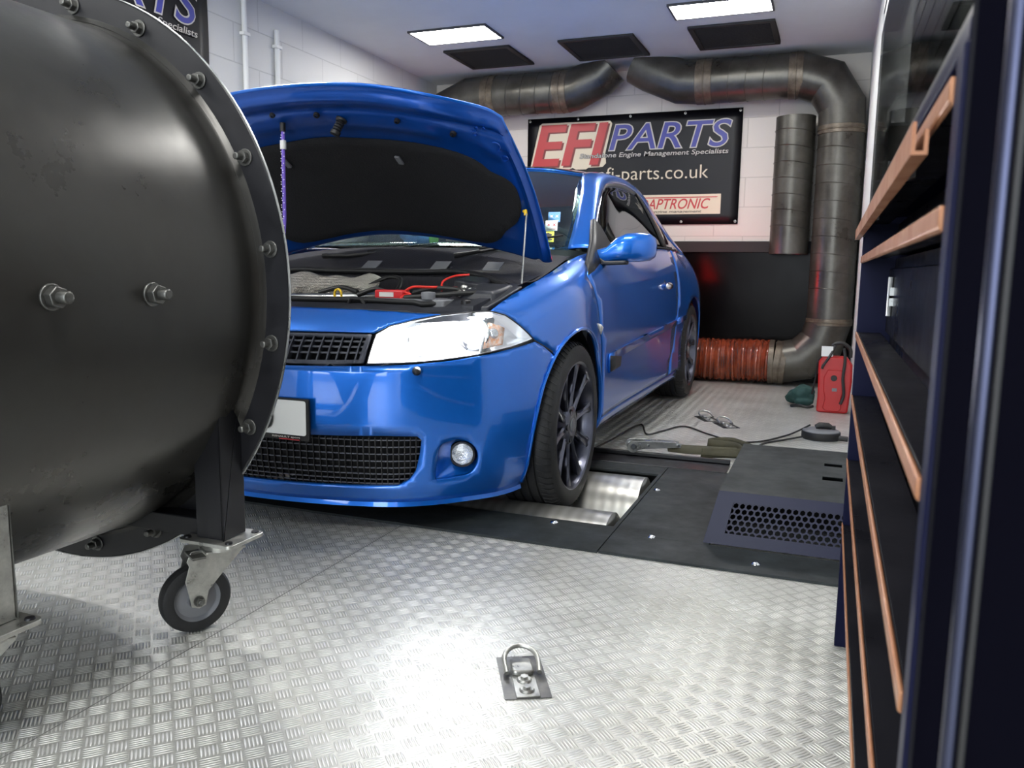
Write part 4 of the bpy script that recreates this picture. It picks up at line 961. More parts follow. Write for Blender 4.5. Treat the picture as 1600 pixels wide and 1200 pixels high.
# --- wings, doors, quarters
for m in (1,-1):
    rear_arch=arch(FA,aS,-28,16,4.8)
    hlb=[(3.401,6.12),(3.69,5.90),(3.944,5.30),(4.25,4.57)]
    fen=hlb+[(4.50,4.28),(4.79,4.01)]+rear_arch+[(7.07,.12),(7.07,1.061),(7.03,2.276),(7.01,3.183),(6.87,4.189),(6.79,5.163),(6.68,5.973),(6.62,6.546),(6.95,7.1),(7.42,7.90)]
    fen+=[(6.9,7.68),(6.279,7.58),(5.495,7.40),(4.805,7.22),(4.234,7.02),(3.848,6.70)]
    panel('front_wing','paint',fen,m=m,ds=.14,dv=.25)
    # arch flare lip
    pts=[]; 
    for k in range(41):
        q=R(205-235*k/40); s,v=inv_yz(FA[0]+(FA[2]+.006)*cos(q),FA[1]+(FA[2]+.006)*sin(q),5+k/20,3)
        if v<=0.02: continue
        p=PP(s,v); n=N_(s,v); pts.append(K(((p.x+n.x*.001)*m,p.y+n.y*.001,p.z)))
    MB().sweep(pts,.006,8).build('arch_lip','paint',car)
    door=[(6.64,6.546),(6.725,5.973),(6.84,5.163),(6.92,4.189),(7.06,3.183),(7.10,2.276),(7.12,.95),(10.20,.95),(10.267,1.75),(10.465,2.505),(10.50,3.776),(10.60,5.047),(10.63,6.093),(10.64,7.186),(10.62,8),(7.52,8),(6.98,7.12)]
    dr=panel('door','paint',door,m=m,ds=.18,dv=.3)
    sill=[(7.10,.02),(7.12,.88),(10.22,.88),(10.75,.88),(10.9,.02)]
    panel('side_skirt','paint',sill,m=m,ds=.25,dv=.3)
    ra=arch(RA,196,-10,22,11.0); ra=[p for p in ra if p[1]>.1]
    qt=[(10.24,.96),(10.30,1.75),(10.49,2.505),(10.53,3.776),(10.625,5.047),(10.655,6.093),(10.665,7.186),(10.65,8),(13.95,8),(13.8,6.5),(13.5,4.2),(13.3,2.5),(13.25,.1)]
    qt=qt[:]+[p for p in ra[::-1]]+[(10.80,.96)]
    panel('rear_quarter','paint',qt,m=m,ds=.18,dv=.3)
    # waist strip along the side
    tr=panel('rubbing_strip','paint',[(7.30,3.24),(10.46,3.80),(10.46,3.50),(7.82,3.0),(7.78,2.62),(7.33,2.56)],m=m,off=.009,ds=.3,dv=.3,solid=.009)
    panel('strip_end','black_plastic',[(7.31,3.20),(7.78,3.0),(7.76,2.66),(7.34,2.60)],m=m,off=.0125,ds=.3,dv=.3,solid=.004,parent=tr)
    panel('rubbing_strip','paint',[(10.56,3.84),(11.15,3.94),(11.15,3.66),(10.56,3.55)],m=m,off=.009,ds=.3,dv=.3,solid=.009)
    panel('side_repeater','white_plastic',[(6.70,4.60),(6.86,4.52),(6.98,4.36),(6.88,4.14)],m=m,off=.004,ds=.1,dv=.2,solid=.005)
    hs,hv=9.9,5.52; q=PP(hs,hv)
    hd_=MB(); hd_.ball((0,0,0),1,20,(.022,.075,.021)); 
    for i in range(len(hd_.v)): hd_.v[i]=K(((q.x+.016+hd_.v[i].x)*m,q.y+hd_.v[i].y,q.z+hd_.v[i].z))
    hd_.build('door_handle','chrome',dr,smooth=80)
    hc=MB(); hc.lathe([(.0001,-.001),(.030,.001),(.034,.002)],K(((q.x-.004)*m,q.y-.035,q.z)),(m,0,0),24); hc.build('handle_cup','black_plastic',dr)
    # dark seams
    sm_=MB(); pts=[K(((PP(s,v).x-.004)*m,PP(s,v).y,PP(s,v).z)) for s,v in ((6.63,6.546),(6.71,5.973),(6.815,5.163),(6.895,4.189),(7.035,3.183),(7.065,2.276),(7.095,1.0),(7.1,.9))]
    sm_.sweep(pts,.004,6); pts=[K(((PP(s,v).x-.004)*m,PP(s,v).y,PP(s,v).z)) for s,v in ((10.65,8),(10.652,7.186),(10.642,6.093),(10.612,5.047),(10.515,3.776),(10.478,2.505),(10.283,1.75),(10.23,.9))]
    sm_.sweep(pts,.004,6); pts=[K(((PP(s,v).x-.004)*m,PP(s,v).y,PP(s,v).z)) for s,v in ((4.24,4.52),(4.5,4.25),(4.78,3.985))]; sm_.sweep(pts,.004,6); sm_.build('panel_gap','ink',car)
    # wheel arch liners
    for c,(s_,nm) in ((FA,(0,'f')),(RA,(1,'r'))):
        rows=[]
        for k in range(25):
            q_=R(-8+196*k/24); rows.append([K((x*m,c[0]+(c[2]+.012)*cos(q_),c[1]+(c[2]+.012)*sin(q_))) for x in ((.845 if 20<math.degrees(q_)<150 else .80),.70,.56)])
        l_=MB().grid(rows); l_.add([r[-1] for r in rows],[tuple(range(25))]); l_.build('wheel_arch_liner','black_plastic',car,recalc=True)
    # tail lamp
    panel('tail_lamp','tail',[(13.75,5.3),(13.95,7.2),(14.8,7.3),(14.9,5.3)],m=m,off=.003,ds=.2,dv=.3,solid=.01)
    rb=[(13.28,.05),(13.33,2.5),(13.53,4.2),(13.6,5.2),(17,5.2),(17,.05)]
    panel('rear_bumper','paint',rb,m=m,ds=.25,dv=.4)
    panel('tailgate','paint',[(14.95,5.25),(14.85,7.35),(14,7.4),(14.0,8),(17,8),(17,5.25)],m=m,ds=.25,dv=.4)
# --- greenhouse
def crom(p0,p1,p2,p3,t): return .5*((2*p1)+(p2-p0)*t+(2*p0-5*p1+4*p2-p3)*t*t+(3*p1-p0-3*p2+p3)*t**3)
def curve(pts):
    Pn=[Vector(p) for p in pts]; n=len(Pn)
    def f(u):
        u=min(max(u,0),1)*(n-1); i=min(int(u),n-2); t=u-i; a=Pn[i-1] if i else 2*Pn[0]-Pn[1]; d=Pn[i+2] if i+2<n else 2*Pn[-1]-Pn[-2]
        return crom(a,Pn[i],Pn[i+1],d,t)
    return f
def net(rows,nu,nv):
    cs=[curve(r) for r in rows]; out=[]
    cols=[curve([c(j/nv) for c in cs]) for j in range(nv+1)]
    return [[cols[j](i/nu) for j in range(nv+1)] for i in range(nu+1)]
def sym(r): return [(-x,y,z) for x,y,z in r[::-1] if x>0]+list(r)
A_=[(.665,1.33,.925),(.640,1.5,1.04),(.592,1.75,1.2),(.530,2.0,1.318),(.525,2.4,1.357),(.525,2.8,1.360),(.525,3.2,1.33),(.53,3.55,1.25),(.57,3.8,1.12),(.63,3.98,1.0)]
B_=[(.785,1.36,.905),(.725,1.52,1.03),(.678,1.74,1.155),(.640,2.0,1.262),(.622,2.4,1.305),(.612,2.75,1.300),(.605,3.05,1.258),(.62,3.35,1.16),(.68,3.6,1.04),(.74,3.78,.955)]
ws=[sym([(0,1.02,.935),(.40,1.12,.935),(.665,1.33,.925)]),sym([(0,1.22,1.045),(.38,1.30,1.045),(.640,1.5,1.04)]),sym([(0,1.52,1.20),(.36,1.57,1.20),(.592,1.75,1.195)]),sym([(0,1.88,1.345),(.33,1.90,1.34),(.530,2.0,1.318)])]
def gridobj(name,rows,mt,parent=car,flip=False,**kw):
    o=MB().grid([[K(p) for p in r] for r in rows],flip).build(name,mt,parent,recalc=False,**kw); return o
W_=net(ws,20,24); wsc=gridobj('windscreen',W_,'screen',solid=.004)
roofr=[sym([(0,1.885,1.350),(.33,1.905,1.345),(.530,2.0,1.320)]),sym([(0,2.3,1.392),(.34,2.3,1.385),(.525,2.4,1.357)]),sym([(0,2.8,1.400),(.34,2.8,1.392),(.525,2.8,1.360)]),sym([(0,3.25,1.375),(.34,3.25,1.365),(.525,3.2,1.33)]),sym([(0,3.60,1.315),(.34,3.6,1.305),(.53,3.5,1.265)])]
gridobj('roof','paint' and net(roofr,20,24),'paint',solid=.01)
gridobj('headlining',[[p-Vector((0,0,.022)) for p in r] for r in net(roofr,14,16)],'headlining')
gridobj('roof_trim',[[p+Vector((0,0,.002)),p+Vector((0,.03,.006))] for p in [Vector(q) for q in net(roofr,2,24)[0]]],'black_plastic',solid=.004)
rg=[sym([(0,3.62,1.31),(.34,3.62,1.30),(.525,3.56,1.25)]),sym([(0,3.85,1.15),(.36,3.85,1.14),(.57,3.8,1.12)]),sym([(0,4.06,.99),(.40,4.05,.99),(.63,3.98,.99)])]
gridobj('rear_window',net(rg,10,20),'dark_glass',solid=.004)
ca,cb_=curve(A_),curve(B_)
for m in (1,-1):
    rows=[]
    for i in range(61):
        u=i/60; a,b=ca(u),cb_(u); row=[]
        mid=(a+b)/2; out=(Vector((.9,-.12,.45))).normalized()
        for j in range(9):
            t=j/8; p=a+(b-a)*t+out*(.030*4*t*(1-t))*(1-.3*u); row.append(Vector((p.x*m,p.y,p.z)))
        rows.append(row)
    gridobj('roof_pillar',rows,'paint',solid=.008,flip=(m>0))
    # side glass from the rail down to the belt
    def belt(u): 
        s=7.45+(12.2-7.45)*u; q=PP(s,8); return Vector((q.x-.012,q.y,q.z+.004))
    def glassrow(y0,y1,n=24,inset=0):
        rows=[]
        for i in range(n+1):
            yy=y0+(y1-y0)*i/n
            # find rail point at this y
            lo,hi=0,1
            for _ in range(30):
                md_=(lo+hi)/2
                if cb_(md_).y<yy: lo=md_
                else: hi=md_
            t=cb_(lo); 
            lo2,hi2=0,1
            for _ in range(30):
                md_=(lo2+hi2)/2
                if belt(md_).y<yy: lo2=md_
                else: hi2=md_
            b=belt(lo2); 
            if b.z>t.z: b=Vector((t.x,t.y,t.z-.001))
            row=[]
            for j in range(9):
                q=j/8; p=b+(t-b)*q; p=p+Vector((.012*4*q*(1-q)-.004,0,0)); row.append(Vector((p.x*m,p.y,p.z)))
            rows.append(row)
        return rows
    dg=gridobj('side_window',glassrow(1.40,2.80),'dark_glass',solid=.004,flip=(m<0))
    qg=gridobj('quarter_window',glassrow(2.86,3.72),'dark_glass',solid=.004,flip=(m<0))
    gridobj('centre_pillar',[[p+Vector((.003*m,0,0)) for p in r] for r in glassrow(2.78,2.88,3)],'ink',solid=.01,flip=(m<0))
    # rubber frame
    pts=[K((( cb_(u/40).x-.001)*m,cb_(u/40).y+.004,cb_(u/40).z-.004)) for u in range(2,41)]
    MB().sweep(pts,.0085,8).build('window_seal','grey_plastic' if True else '',car)
    pts=[K((belt(u/30).x*m+.006*m,belt(u/30).y,belt(u/30).z+.004)) for u in range(0,31)]
    MB().sweep(pts,.006,8).build('waist_seal','ink',car)
    # black mirror triangle and mirror
    sail=[K((x*m,y,z)) for x,y,z in ((.838,1.02,.80),(.822,1.20,.845),(.800,1.52,.945),(.752,1.50,1.03),(.738,1.44,1.06),(.775,1.30,.96),(.812,1.12,.875))]
    o=MB().add(sail,[tuple(range(7))]).build('mirror_base','black_plastic',car,solid=0,recalc=False)
    md=o.modifiers.new('t','SOLIDIFY'); md.thickness=.02; md.offset=0
    mr=[]
    # mirror housing: lofted sections from the root outwards
    secs=[(.795,1.30,.895,.030,.030),(.84,1.31,.902,.040,.036),(.88,1.325,.925,.060,.052),(.92,1.34,.935,.072,.060),(.97,1.365,.938,.075,.061),(1.005,1.385,.938,.068,.056),(1.025,1.40,.937,.045,.040),(1.030,1.405,.936,.012,.012)]
    for (x,y,z,ry,rz) in secs:
        row=[]
        for j in range(25):
            a=2*pi*j/24; cx_,sx_=cos(a),sin(a); e=.75
            dy=math.copysign(abs(cx_)**e,cx_)*ry; dz=math.copysign(abs(sx_)**e,sx_)*rz
            if dy>0: dy*=.35
            row.append(K((x*m,y+dy+.02,z+dz)))
        mr.append(row)
    mo=MB().grid(mr).build('door_mirror','paint',car,smooth=60)
    MB().prism([(.80,.862),(.93,.868),(.93,.885),(.84,.882),(.80,.905)],lambda a,z,h:K((a*m,1.285+h,z-.004)),0,.06).build('mirror_arm','black_plastic',mo,bevel=.006)
    MB().prism(rrect(.86,.888,1.015,.985,.03),lambda a,z,h:K((a*m,1.405+h+(a-.86)*.35,z)),0,.008).build('mirror_glass','chrome',mo)
# stickers inside the windscreen
def wsp(u,v): # u across 0..1, v up 0..1
    i=v*20; j=u*24; a=W_[int(i)][int(j)]; return a
def screen_at(x,z):
    best=None
    for r in W_:
        for p in r:
            d=(p.x-x)**2+(p.z-z)**2
            if best is None or d<best[0]: best=(d,p)
    return best[1]
nx=Vector((.22,-.80,.55)).normalized()
for (x,z,mt,lb) in ((.548,1.075,'sticker_blue','blue sticker'),(.560,1.028,'white_plastic','white sticker'),(.568,.980,'sticker_yellow','yellow sticker')):
    c=screen_at(x,z); ux=Vector((.93,.33,.03)).normalized(); uz=Vector((-.10,.42,.80)).normalized()
    stp=lambda a,b,h: K(c+ux*a+uz*b+nx*(.004+h))
    s_=MB().prism([(-.027,-.0265),(.027,-.0265),(.027,.0265),(-.027,.0265)],stp,0,.0006).build('sticker',mt,wsc,smooth=0); s_['label']=lb
    mk=MB()
    if mt=='sticker_yellow':
        mk.prism([(-.018,.012),(0,.02),(.018,.012),(.014,-.004),(-.014,-.004)],stp,.0007,.001).prism([(-.02,-.010),(.02,-.010),(.02,-.018),(-.02,-.018)],stp,.0007,.001)
        mk.build('mark','ink',s_,smooth=0)
    else:
        for a in (-.012,.012): mk.prism([(a-.008,-.002),(a-.002,.004),(a-.007,.012),(a,.008),(a+.007,.012),(a+.002,.004),(a+.008,-.002),(a,.0)],stp,.0007,.001)
        mk.prism([(-.02,-.016),(.02,-.016),(.02,-.019),(-.02,-.019)],stp,.0007,.001)
        mk.build('mark','white_plastic' if mt=='sticker_blue' else 'print_red',s_,smooth=0)
# --- cabin
o=MB(); rows=net([sym([(0,1.10,.885),(.45,1.2,.885),(.72,1.42,.88)]),sym([(0,1.45,.93),(.45,1.5,.93),(.72,1.6,.90)]),sym([(0,1.68,.915),(.45,1.70,.92),(.72,1.75,.90)]),sym([(0,1.74,.70),(.45,1.74,.70),(.72,1.8,.70)])],12,16); gridobj('dashboard',rows,'interior')
MB().box(K((-.74,1.75,.22)),K((.74,4.0,.26))).build('cabin_floor','interior',car)
for x in (-.36,.36):
    s_=MB(); s_.box(K((x-.25,2.15,.30)),K((x+.25,2.65,.52))); s_.hexa([K(p) for p in ((x-.25,2.55,.45),(x+.25,2.55,.45),(x+.25,2.72,.45),(x-.25,2.72,.45),(x-.23,2.75,1.02),(x+.23,2.75,1.02),(x+.23,2.86,1.02),(x-.23,2.86,1.02))])
    se=s_.build('front_seat','seat',car,bevel=.05,seg=4); MB().box(K((x-.13,2.77,1.06)),K((x+.13,2.86,1.22))).build('headrest','seat',se,bevel=.04,seg=4)
MB().box(K((-.60,3.2,.30)),K((.60,3.45,.95))).build('rear_seat','seat',car,bevel=.05,seg=3)
st_=MB(); pts=[Vector((.36+.18*cos(R(a)),1.92+.07*sin(R(a)),.88+.17*sin(R(a)))) for a in range(0,361,15)]; st_.sweep([K(p) for p in pts],.014,10,cap=False); st_.box(K((.20,1.90,.86)),K((.52,1.93,.90))); st_.build('steering_wheel','interior',car)
for x in (.70,-.70): MB().box(K((x-.01,1.5,.30)),K((x+.01,3.9,.86))).build('door_card','interior',car)
MB().box(K((-.10,2.0,1.245)),K((.12,2.03,1.30))).build('rear_view_mirror','ink',car,bevel=.01)
# --- bonnet, open
Fr=curve([(-.665,.56,1.345),(-.62,.50,1.368),(-.50,.38,1.388),(-.33,.312,1.416),(-.17,.296,1.430),(0,.288,1.433),(.17,.296,1.430),(.33,.312,1.416),(.50,.38,1.388),(.62,.50,1.368),(.665,.56,1.345)])
Rr=curve([(-.69,1.04,.869),(-.62,1.04,.885),(-.50,1.05,.915),(-.33,1.04,.950),(-.17,1.02,.974),(0,1.005,.984),(.17,1.02,.974),(.33,1.04,.950),(.50,1.05,.915),(.62,1.04,.885),(.69,1.04,.869)])
bn=Vector((0,.62,.78)).normalized()
def HB(u,t,off=0):
    """u -1..1 across, t 0 rear .. 1 front, off below the skin"""
    k=(u+1)/2; p=Rr(k)+(Fr(k)-Rr(k))*t
    side=Vector((.012*u*sin(pi*t),0,0))
    return p+side+bn*(.035*sin(pi*min(1,t*1.05))*(1-.25*u*u)-off)
nu,nt_=36,30
top=[[HB(-1+2*j/nu,i/nt_) for j in range(nu+1)] for i in range(nt_+1)]
bon=gridobj('bonnet',top,'paint',solid=.004,smooth=50)
# rolled flange and pressed inner frame
def frame_off(u,t):
    e=min(1-abs(u),(1-t)*1.2,t*1.5+.02)        # distance from the rim
    d=.006 if e<.035 else (.030 if e<.07 else .030)
    r=0
    if e<.035: d=.006+.5*e*.3
    elif e<.06: d=.011+(e-.035)/.025*.022
    else: d=.033
    # pressed ribs
    if t>.72: r+=.010*math.exp(-((t-.80)/.035)**2)*(1 if .12<abs(u)<.55 else .2); r-=.012*math.exp(-((t-.885)/.02)**2)
    r-=.010*math.exp(-((abs(u)-.86)/.035)**2)*(1 if t<.78 else 0)
    r+=.012*math.exp(-(((abs(u)-.77)/.06)**2+((t-.76)/.05)**2))
    return d+r
nu2,nt2=96,70
rows=[[HB(-.992+1.984*j/nu2,.006+.988*i/nt2,frame_off(-.992+1.984*j/nu2,.006+.988*i/nt2)) for j in range(nu2+1)] for i in range(nt2+1)]
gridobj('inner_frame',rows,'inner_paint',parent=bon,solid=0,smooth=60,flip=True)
hp=[(.45,.065),(.58,.11),(.66,.20),(.76,.29),(.82,.40),(.83,.51),(.78,.57),(.70,.60),(.65,.66),(.52,.70),(.2,.70)]
padp=smooth_poly([(0,.07)]+hp+[(0,.71)]+[(-a,b) for a,b in hp[::-1]],(),3)
def hbf(u,t): return HB(u,t,.040)
mb=MB()
def panel_uv(mb,poly,fn,ds,dv):
    loops=dens(poly,ds,dv); vs=list(loops); ed=[(i,(i+1)%len(loops)) for i in range(len(loops))]
    B=np.array(vs)
    for i in range(-40,41):
        for j in range(0,60):
            p=(i*ds,j*dv)
            if inside(p,poly) and (((B-np.array(p))/np.array([ds,dv]))**2).sum(1).min()>.16: vs.append(p)
    r=delaunay_2d_cdt([Vector((p[0]/ds,p[1]/dv)) for p in vs],ed,[],0,1e-5)
    V=[(q.x*ds,q.y*dv) for q in r[0]]; F=[list(f) for f in r[2] if inside((sum(V[i][0] for i in f)/len(f),sum(V[i][1] for i in f)/len(f)),poly)]
    mb.add([K(fn(*p)) for p in V],F)
panel_uv(mb,padp,hbf,.07,.05)
pd=mb.build('insulation_pad','pad',bon,solid=.006,recalc=False)
def onhood(u,t,off): return K(HB(u,t,off))
for (u,t) in ((-.27,.585),(.30,.585)):
    c=onhood(u,t,.049); a=(onhood(u,t+.06,.049)-onhood(u,t,.049)).normalized(); b=(onhood(u+.1,t,.049)-c).normalized(); n=a.cross(b)
    MB().prism(rrect(-.010,-.022,.010,.022,.004),lambda x,y,h:c+b*(x)+a*y-bn*h,-.004,.004).build('pad_clip','grey_plastic',bon,bevel=.002)
for (u,t,r) in ((.07,.865,.010),(-.13,.885,.009),(.42,.85,.009),(.62,.83,.010),(-.35,.87,.009)):
    c=onhood(u,t,.038); MB().lathe([(r*.4,.010),(r,.009),(r*1.15,.0)],c,-bn,16).build('rubber_stop','ink',bon)
c=onhood(.16,.83,.036); d=(Vector((-.25,-.30,-.80))).normalized(); MB().lathe([(.020,0),(.020,.008),(.014,.012),(.016,.018),(.013,.022),(.016,.027),(.013,.032),(.016,.037),(.013,.042),(.018,.048),(.017,.060),(.0001,.062)],c,d,20).build('latch_pin','ink',bon)
c=onhood(-.05,.90,.03)
# pressed corner holes
for (u,t,r) in ((.80,.80,.020),(.84,.73,.013),(.72,.86,.010),(.74,.90,.006),(.78,.91,.006)):
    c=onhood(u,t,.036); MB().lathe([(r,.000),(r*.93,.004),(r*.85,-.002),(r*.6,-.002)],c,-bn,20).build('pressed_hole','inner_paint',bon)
pr=MB().sweep([K((.655,.824,1.050)),K((.662,.815,1.035)),K((.70,.675,.785))],.0035,8).build('bonnet_prop','steel',car)
MB().sweep([K((.645,.835,1.052)),K((.655,.824,1.052)),K((.658,.820,1.036))],.0065,8).build('prop_grip','yellow',pr)
cord=MB().sweep([K((-.10,.395,1.325)),K((-.105,.40,1.0)),K((-.11,.37,.735))],.0065,8).build('bonnet_cord','purple',car)
dm=MB()
for k in range(70):
    t=k/70; p=Vector((-.10-.01*t,.393,1.30-.56*t)); a=k*1.9; dm.ball(K(p+Vector((.0060*cos(a),-.006*abs(sin(a)),0))),.0024,6)
dm.build('fleck','white_dot',cord)
MB().cyl(K((-.10,.395,1.275)),K((-.10,.395,1.245)),.011,12).build('cord_clip','white_plastic',cord); MB().cyl(K((-.10,.395,1.335)),K((-.10,.395,1.305)),.010,12).build('cord_hook','ink',cord)
# --- engine bay
MB().box(K((-.60,.16,.30)),K((.60,.98,.34))).build('bay_floor','ink',car)
for m in (1,-1): MB().hexa([K(p) for p in sorted([(m*.60,.20,.34),(m*.66,.20,.34),(m*.66,1.0,.34),(m*.60,1.0,.34)],key=lambda q:(q[1],q[0]))[0:0]+[(m*.60,.25,.34),(m*.64,.25,.34),(m*.64,1.0,.34),(m*.60,1.0,.34),(m*.64,.30,.72),(m*.68,.30,.72),(m*.69,1.0,.83),(m*.64,1.0,.83)]]).build('inner_wing','bay_plastic',car)
# slam panel following the nose
rows=[]
for i in range(49):
    s=-3.0+6.0*i/48; v=6.36 if abs(s)<1.3 else 6.36-.17*(abs(s)-1.3)**1.2; a=PP(s,min(v,6.1) if abs(s)>2 else v); q=Vector((a.x*.96,a.y+.02,a.z+.004))
    rows.append([a+Vector((0,.004,-.03)),a+Vector((0,.004,.002)),q+Vector((0,.02,.008)),Vector((a.x*.93,a.y+.11 if abs(s)<2.2 else a.y+.13,a.z+.014)),Vector((a.x*.92,a.y+.135,a.z+.016)),Vector((a.x*.92,a.y+.15,a.z-.10))])
sl=gridobj('slam_panel',rows,'bay_plastic',smooth=25)
pts=[Vector((r[4].x,r[4].y-.01,r[4].z+.008)) for r in rows][4:44]; MB().sweep([K(p) for p in pts],.009,10).build('slam_seal','rubber',sl)
for x in (.30,-.30): MB().sweep([K((x-.03,.22,.718)),K((x-.018,.22,.735)),K((x+.018,.22,.735)),K((x+.03,.22,.718))],.006,8).build('latch_loop','ink',sl)
for x,y,z in ((.655,.36,.722),): MB().lathe([(.016,0),(.016,.012),(.012,.016),(.0001,.017)],K((x-.02,y-.02,z)),(0,0,1),18).build('rubber_buffer','ink',sl)
# covers at the corners
for m in (1,-1): MB().hexa([K(p) for p in ((m*.50,.30,.69),(m*.70,.37,.70),(m*.73,.60,.765),(m*.56,.60,.765),(m*.50,.30,.705),(m*.70,.37,.715),(m*.73,.60,.78),(m*.56,.60,.78))]).build('corner_cover','bay_plastic',car,bevel=.004)
# bulkhead, cowl and seal
rows=net([sym([(0,.88,.62),(.4,.88,.62),(.66,.80,.62)]),sym([(0,.86,.81),(.4,.84,.81),(.68,.70,.775)]),sym([(0,.93,.845),(.4,.93,.835),(.70,.85,.80)]),sym([(0,1.02,.925),(.40,1.11,.915),(.70,1.25,.895)])],14,28)
gridobj('cowl_panel',rows,'cowl')
pts=bez([K(p) for p in sym([(0,.85,.822),(.2,.85,.822),(.36,.83,.826),(.50,.78,.812),(.60,.68,.792),(.68,.60,.775)])],6); MB().sweep(pts,.010,10).build('bulkhead_seal','rubber',car)
for x in (-.10,.22,.45): MB().hexa([K(p) for p in ((x,.90,.832),(x+.07,.90,.832),(x+.07,.955,.862),(x,.955,.862),(x,.90,.836),(x+.07,.90,.836),(x+.07,.955,.866),(x,.955,.866))]).build('cowl_grille','grey_plastic',car)
for a,b,c_ in (((-.34,.98,.885),(-.20,.97,.885),(.25,1.13,.945)),((.28,1.0,.89),(.33,1.02,.90),(.56,1.24,.955))):
    wp=MB().sweep([K(a),K(b),K(c_)],[.011,.008,.005],8); wp=wp.build('wiper_arm','ink',car); d=Vector(c_)-Vector(b); 
    MB().sweep([K(Vector(b)+d*.15+Vector((0,.01,.012))),K(Vector(c_)+d*.35+Vector((0,.01,.012)))],.005,6).build('wiper_blade','ink',wp)
# heat shield: crumpled foil
rows=[]
for i in range(13):
    t=i/12; row=[]
    for j in range(29):
        x=-.50+.60*j/28; xx=x+.10*(1-t)*(x>.0); y=.50+.24*t; z=.735+.072*math.sqrt(t)+.008*sin(x*17)*t+.006*sin(x*41+t*6)
        if x>.03: z-= (x-.03)*.25
        row.append(Vector((xx,y,z)))
    rows.append(row)
gridobj('heat_shield',rows,'foil',solid=.002,smooth=60)
MB().sweep([K(p) for p in bez([(-.5,.38,.715),(-.2,.40,.722),(.05,.42,.728),(.2,.45,.735),(.26,.52,.74)],6)],.016,12).build('metal_pipe','steel',car)
eb=MB().box(K((-.45,.30,.50)),K((.25,.60,.69))).build('engine_cover','bay_plastic',car,bevel=.02,seg=3)
yr=MB(); c=K((.146,.35,.742)); pts=[c+Vector((.014*cos(R(a))*1.0,0,.019*sin(R(a)))) for a in range(0,361,20)]; yr.sweep(pts,.0042,8,cap=False); yr.cyl(c+Vector((0,0,-.02)),c+Vector((0,.0,-.09)),.005,8); yr.build('dipstick_handle','yellow',car)
bt=MB().box(K((.275,.33,.55)),K((.56,.50,.735))).build('battery','grey_plastic',car,bevel=.006)
rc=MB().box(K((.275,.375,.731)),K((.385,.43,.762))).build('terminal_cover','red_plastic',bt,bevel=.006,seg=3)
MB().box(K((.295,.3735,.738)),K((.350,.3748,.754))).build('label_tag','white_plastic',rc)
MB().sweep([K(p) for p in bez([(.375,.40,.755),(.40,.42,.772),(.44,.46,.772),(.47,.5,.772),(.52,.52,.77)],6)],.0045,8).sweep([K(p) for p in bez([(.36,.38,.76),(.40,.40,.748),(.385,.37,.74),(.39,.335,.71)],6)],.004,8).build('red_lead','wire_red',bt)
MB().sweep([K(p) for p in bez([(.47,.5,.76),(.455,.54,.79),(.48,.58,.81),(.53,.60,.816)],6)],.004,8).build('red_lead','wire_red',car)
hs=MB()
for pts in ([(.10,.60,.76),(.16,.66,.80),(.24,.62,.795),(.28,.52,.755),(.27,.45,.74)],[(.18,.42,.74),(.24,.44,.762),(.28,.46,.75),(.30,.50,.74)],[(.36,.50,.75),(.45,.49,.768),(.55,.48,.765),(.60,.46,.75)],[(.40,.36,.738),(.50,.38,.748),(.58,.42,.755),(.64,.46,.758)],[(.02,.42,.745),(.10,.44,.765),(.18,.42,.75)]): hs.sweep([K(p) for p in bez(pts,6)],.008,8)
hs.build('wiring_hose','cable',car)
cl=MB()
for k in range(14):
    cl.ball(K((.58+.018*random.uniform(-2,2),.47+.02*random.uniform(-2,2),.755+.010*random.uniform(-1,2))),.007+.004*random.random(),8)
cl.build('connector_cluster','zinc',car)
MB().hexa([K(p) for p in ((.44,.62,.70),(.62,.62,.70),(.60,.74,.70),(.46,.74,.70),(.46,.62,.800),(.58,.62,.785),(.56,.74,.806),(.46,.74,.812))]).build('air_box','bay_plastic',car,bevel=.01)
MB().hexa([K(p) for p in ((.56,.42,.70),(.70,.42,.70),(.70,.60,.70),(.56,.60,.70),(.58,.44,.765),(.69,.44,.762),(.70,.60,.785),(.58,.60,.79))]).build('fuse_box','bay_plastic',car,bevel=.01)
MB().lathe([(.022,0),(.024,.02),(.022,.024),(.0001,.026)],K((.50,.34,.735)),(0,0,1),20).build('reservoir_cap','grey_plastic',car)
# underside
MB().hexa([K(p) for p in ((-.78,.12,.13),(.78,.12,.13),(.74,4.1,.17),(-.74,4.1,.17),(-.78,.12,.15),(.78,.12,.15),(.74,4.1,.19),(-.74,4.1,.19))]).build('undertray','ink',car) if False else None
u_=MB()
for a in rect_minus(-.60,.36,.60,4.10,[(.50,.30,.61,1.20),(-.61,.30,-.50,1.20),(.52,3.05,.61,3.86),(-.61,3.05,-.52,3.86)]): u_.box(K((a[0],a[1],.155)),K((a[2],a[3],.17)))
u_.build('undertray','ink',car)
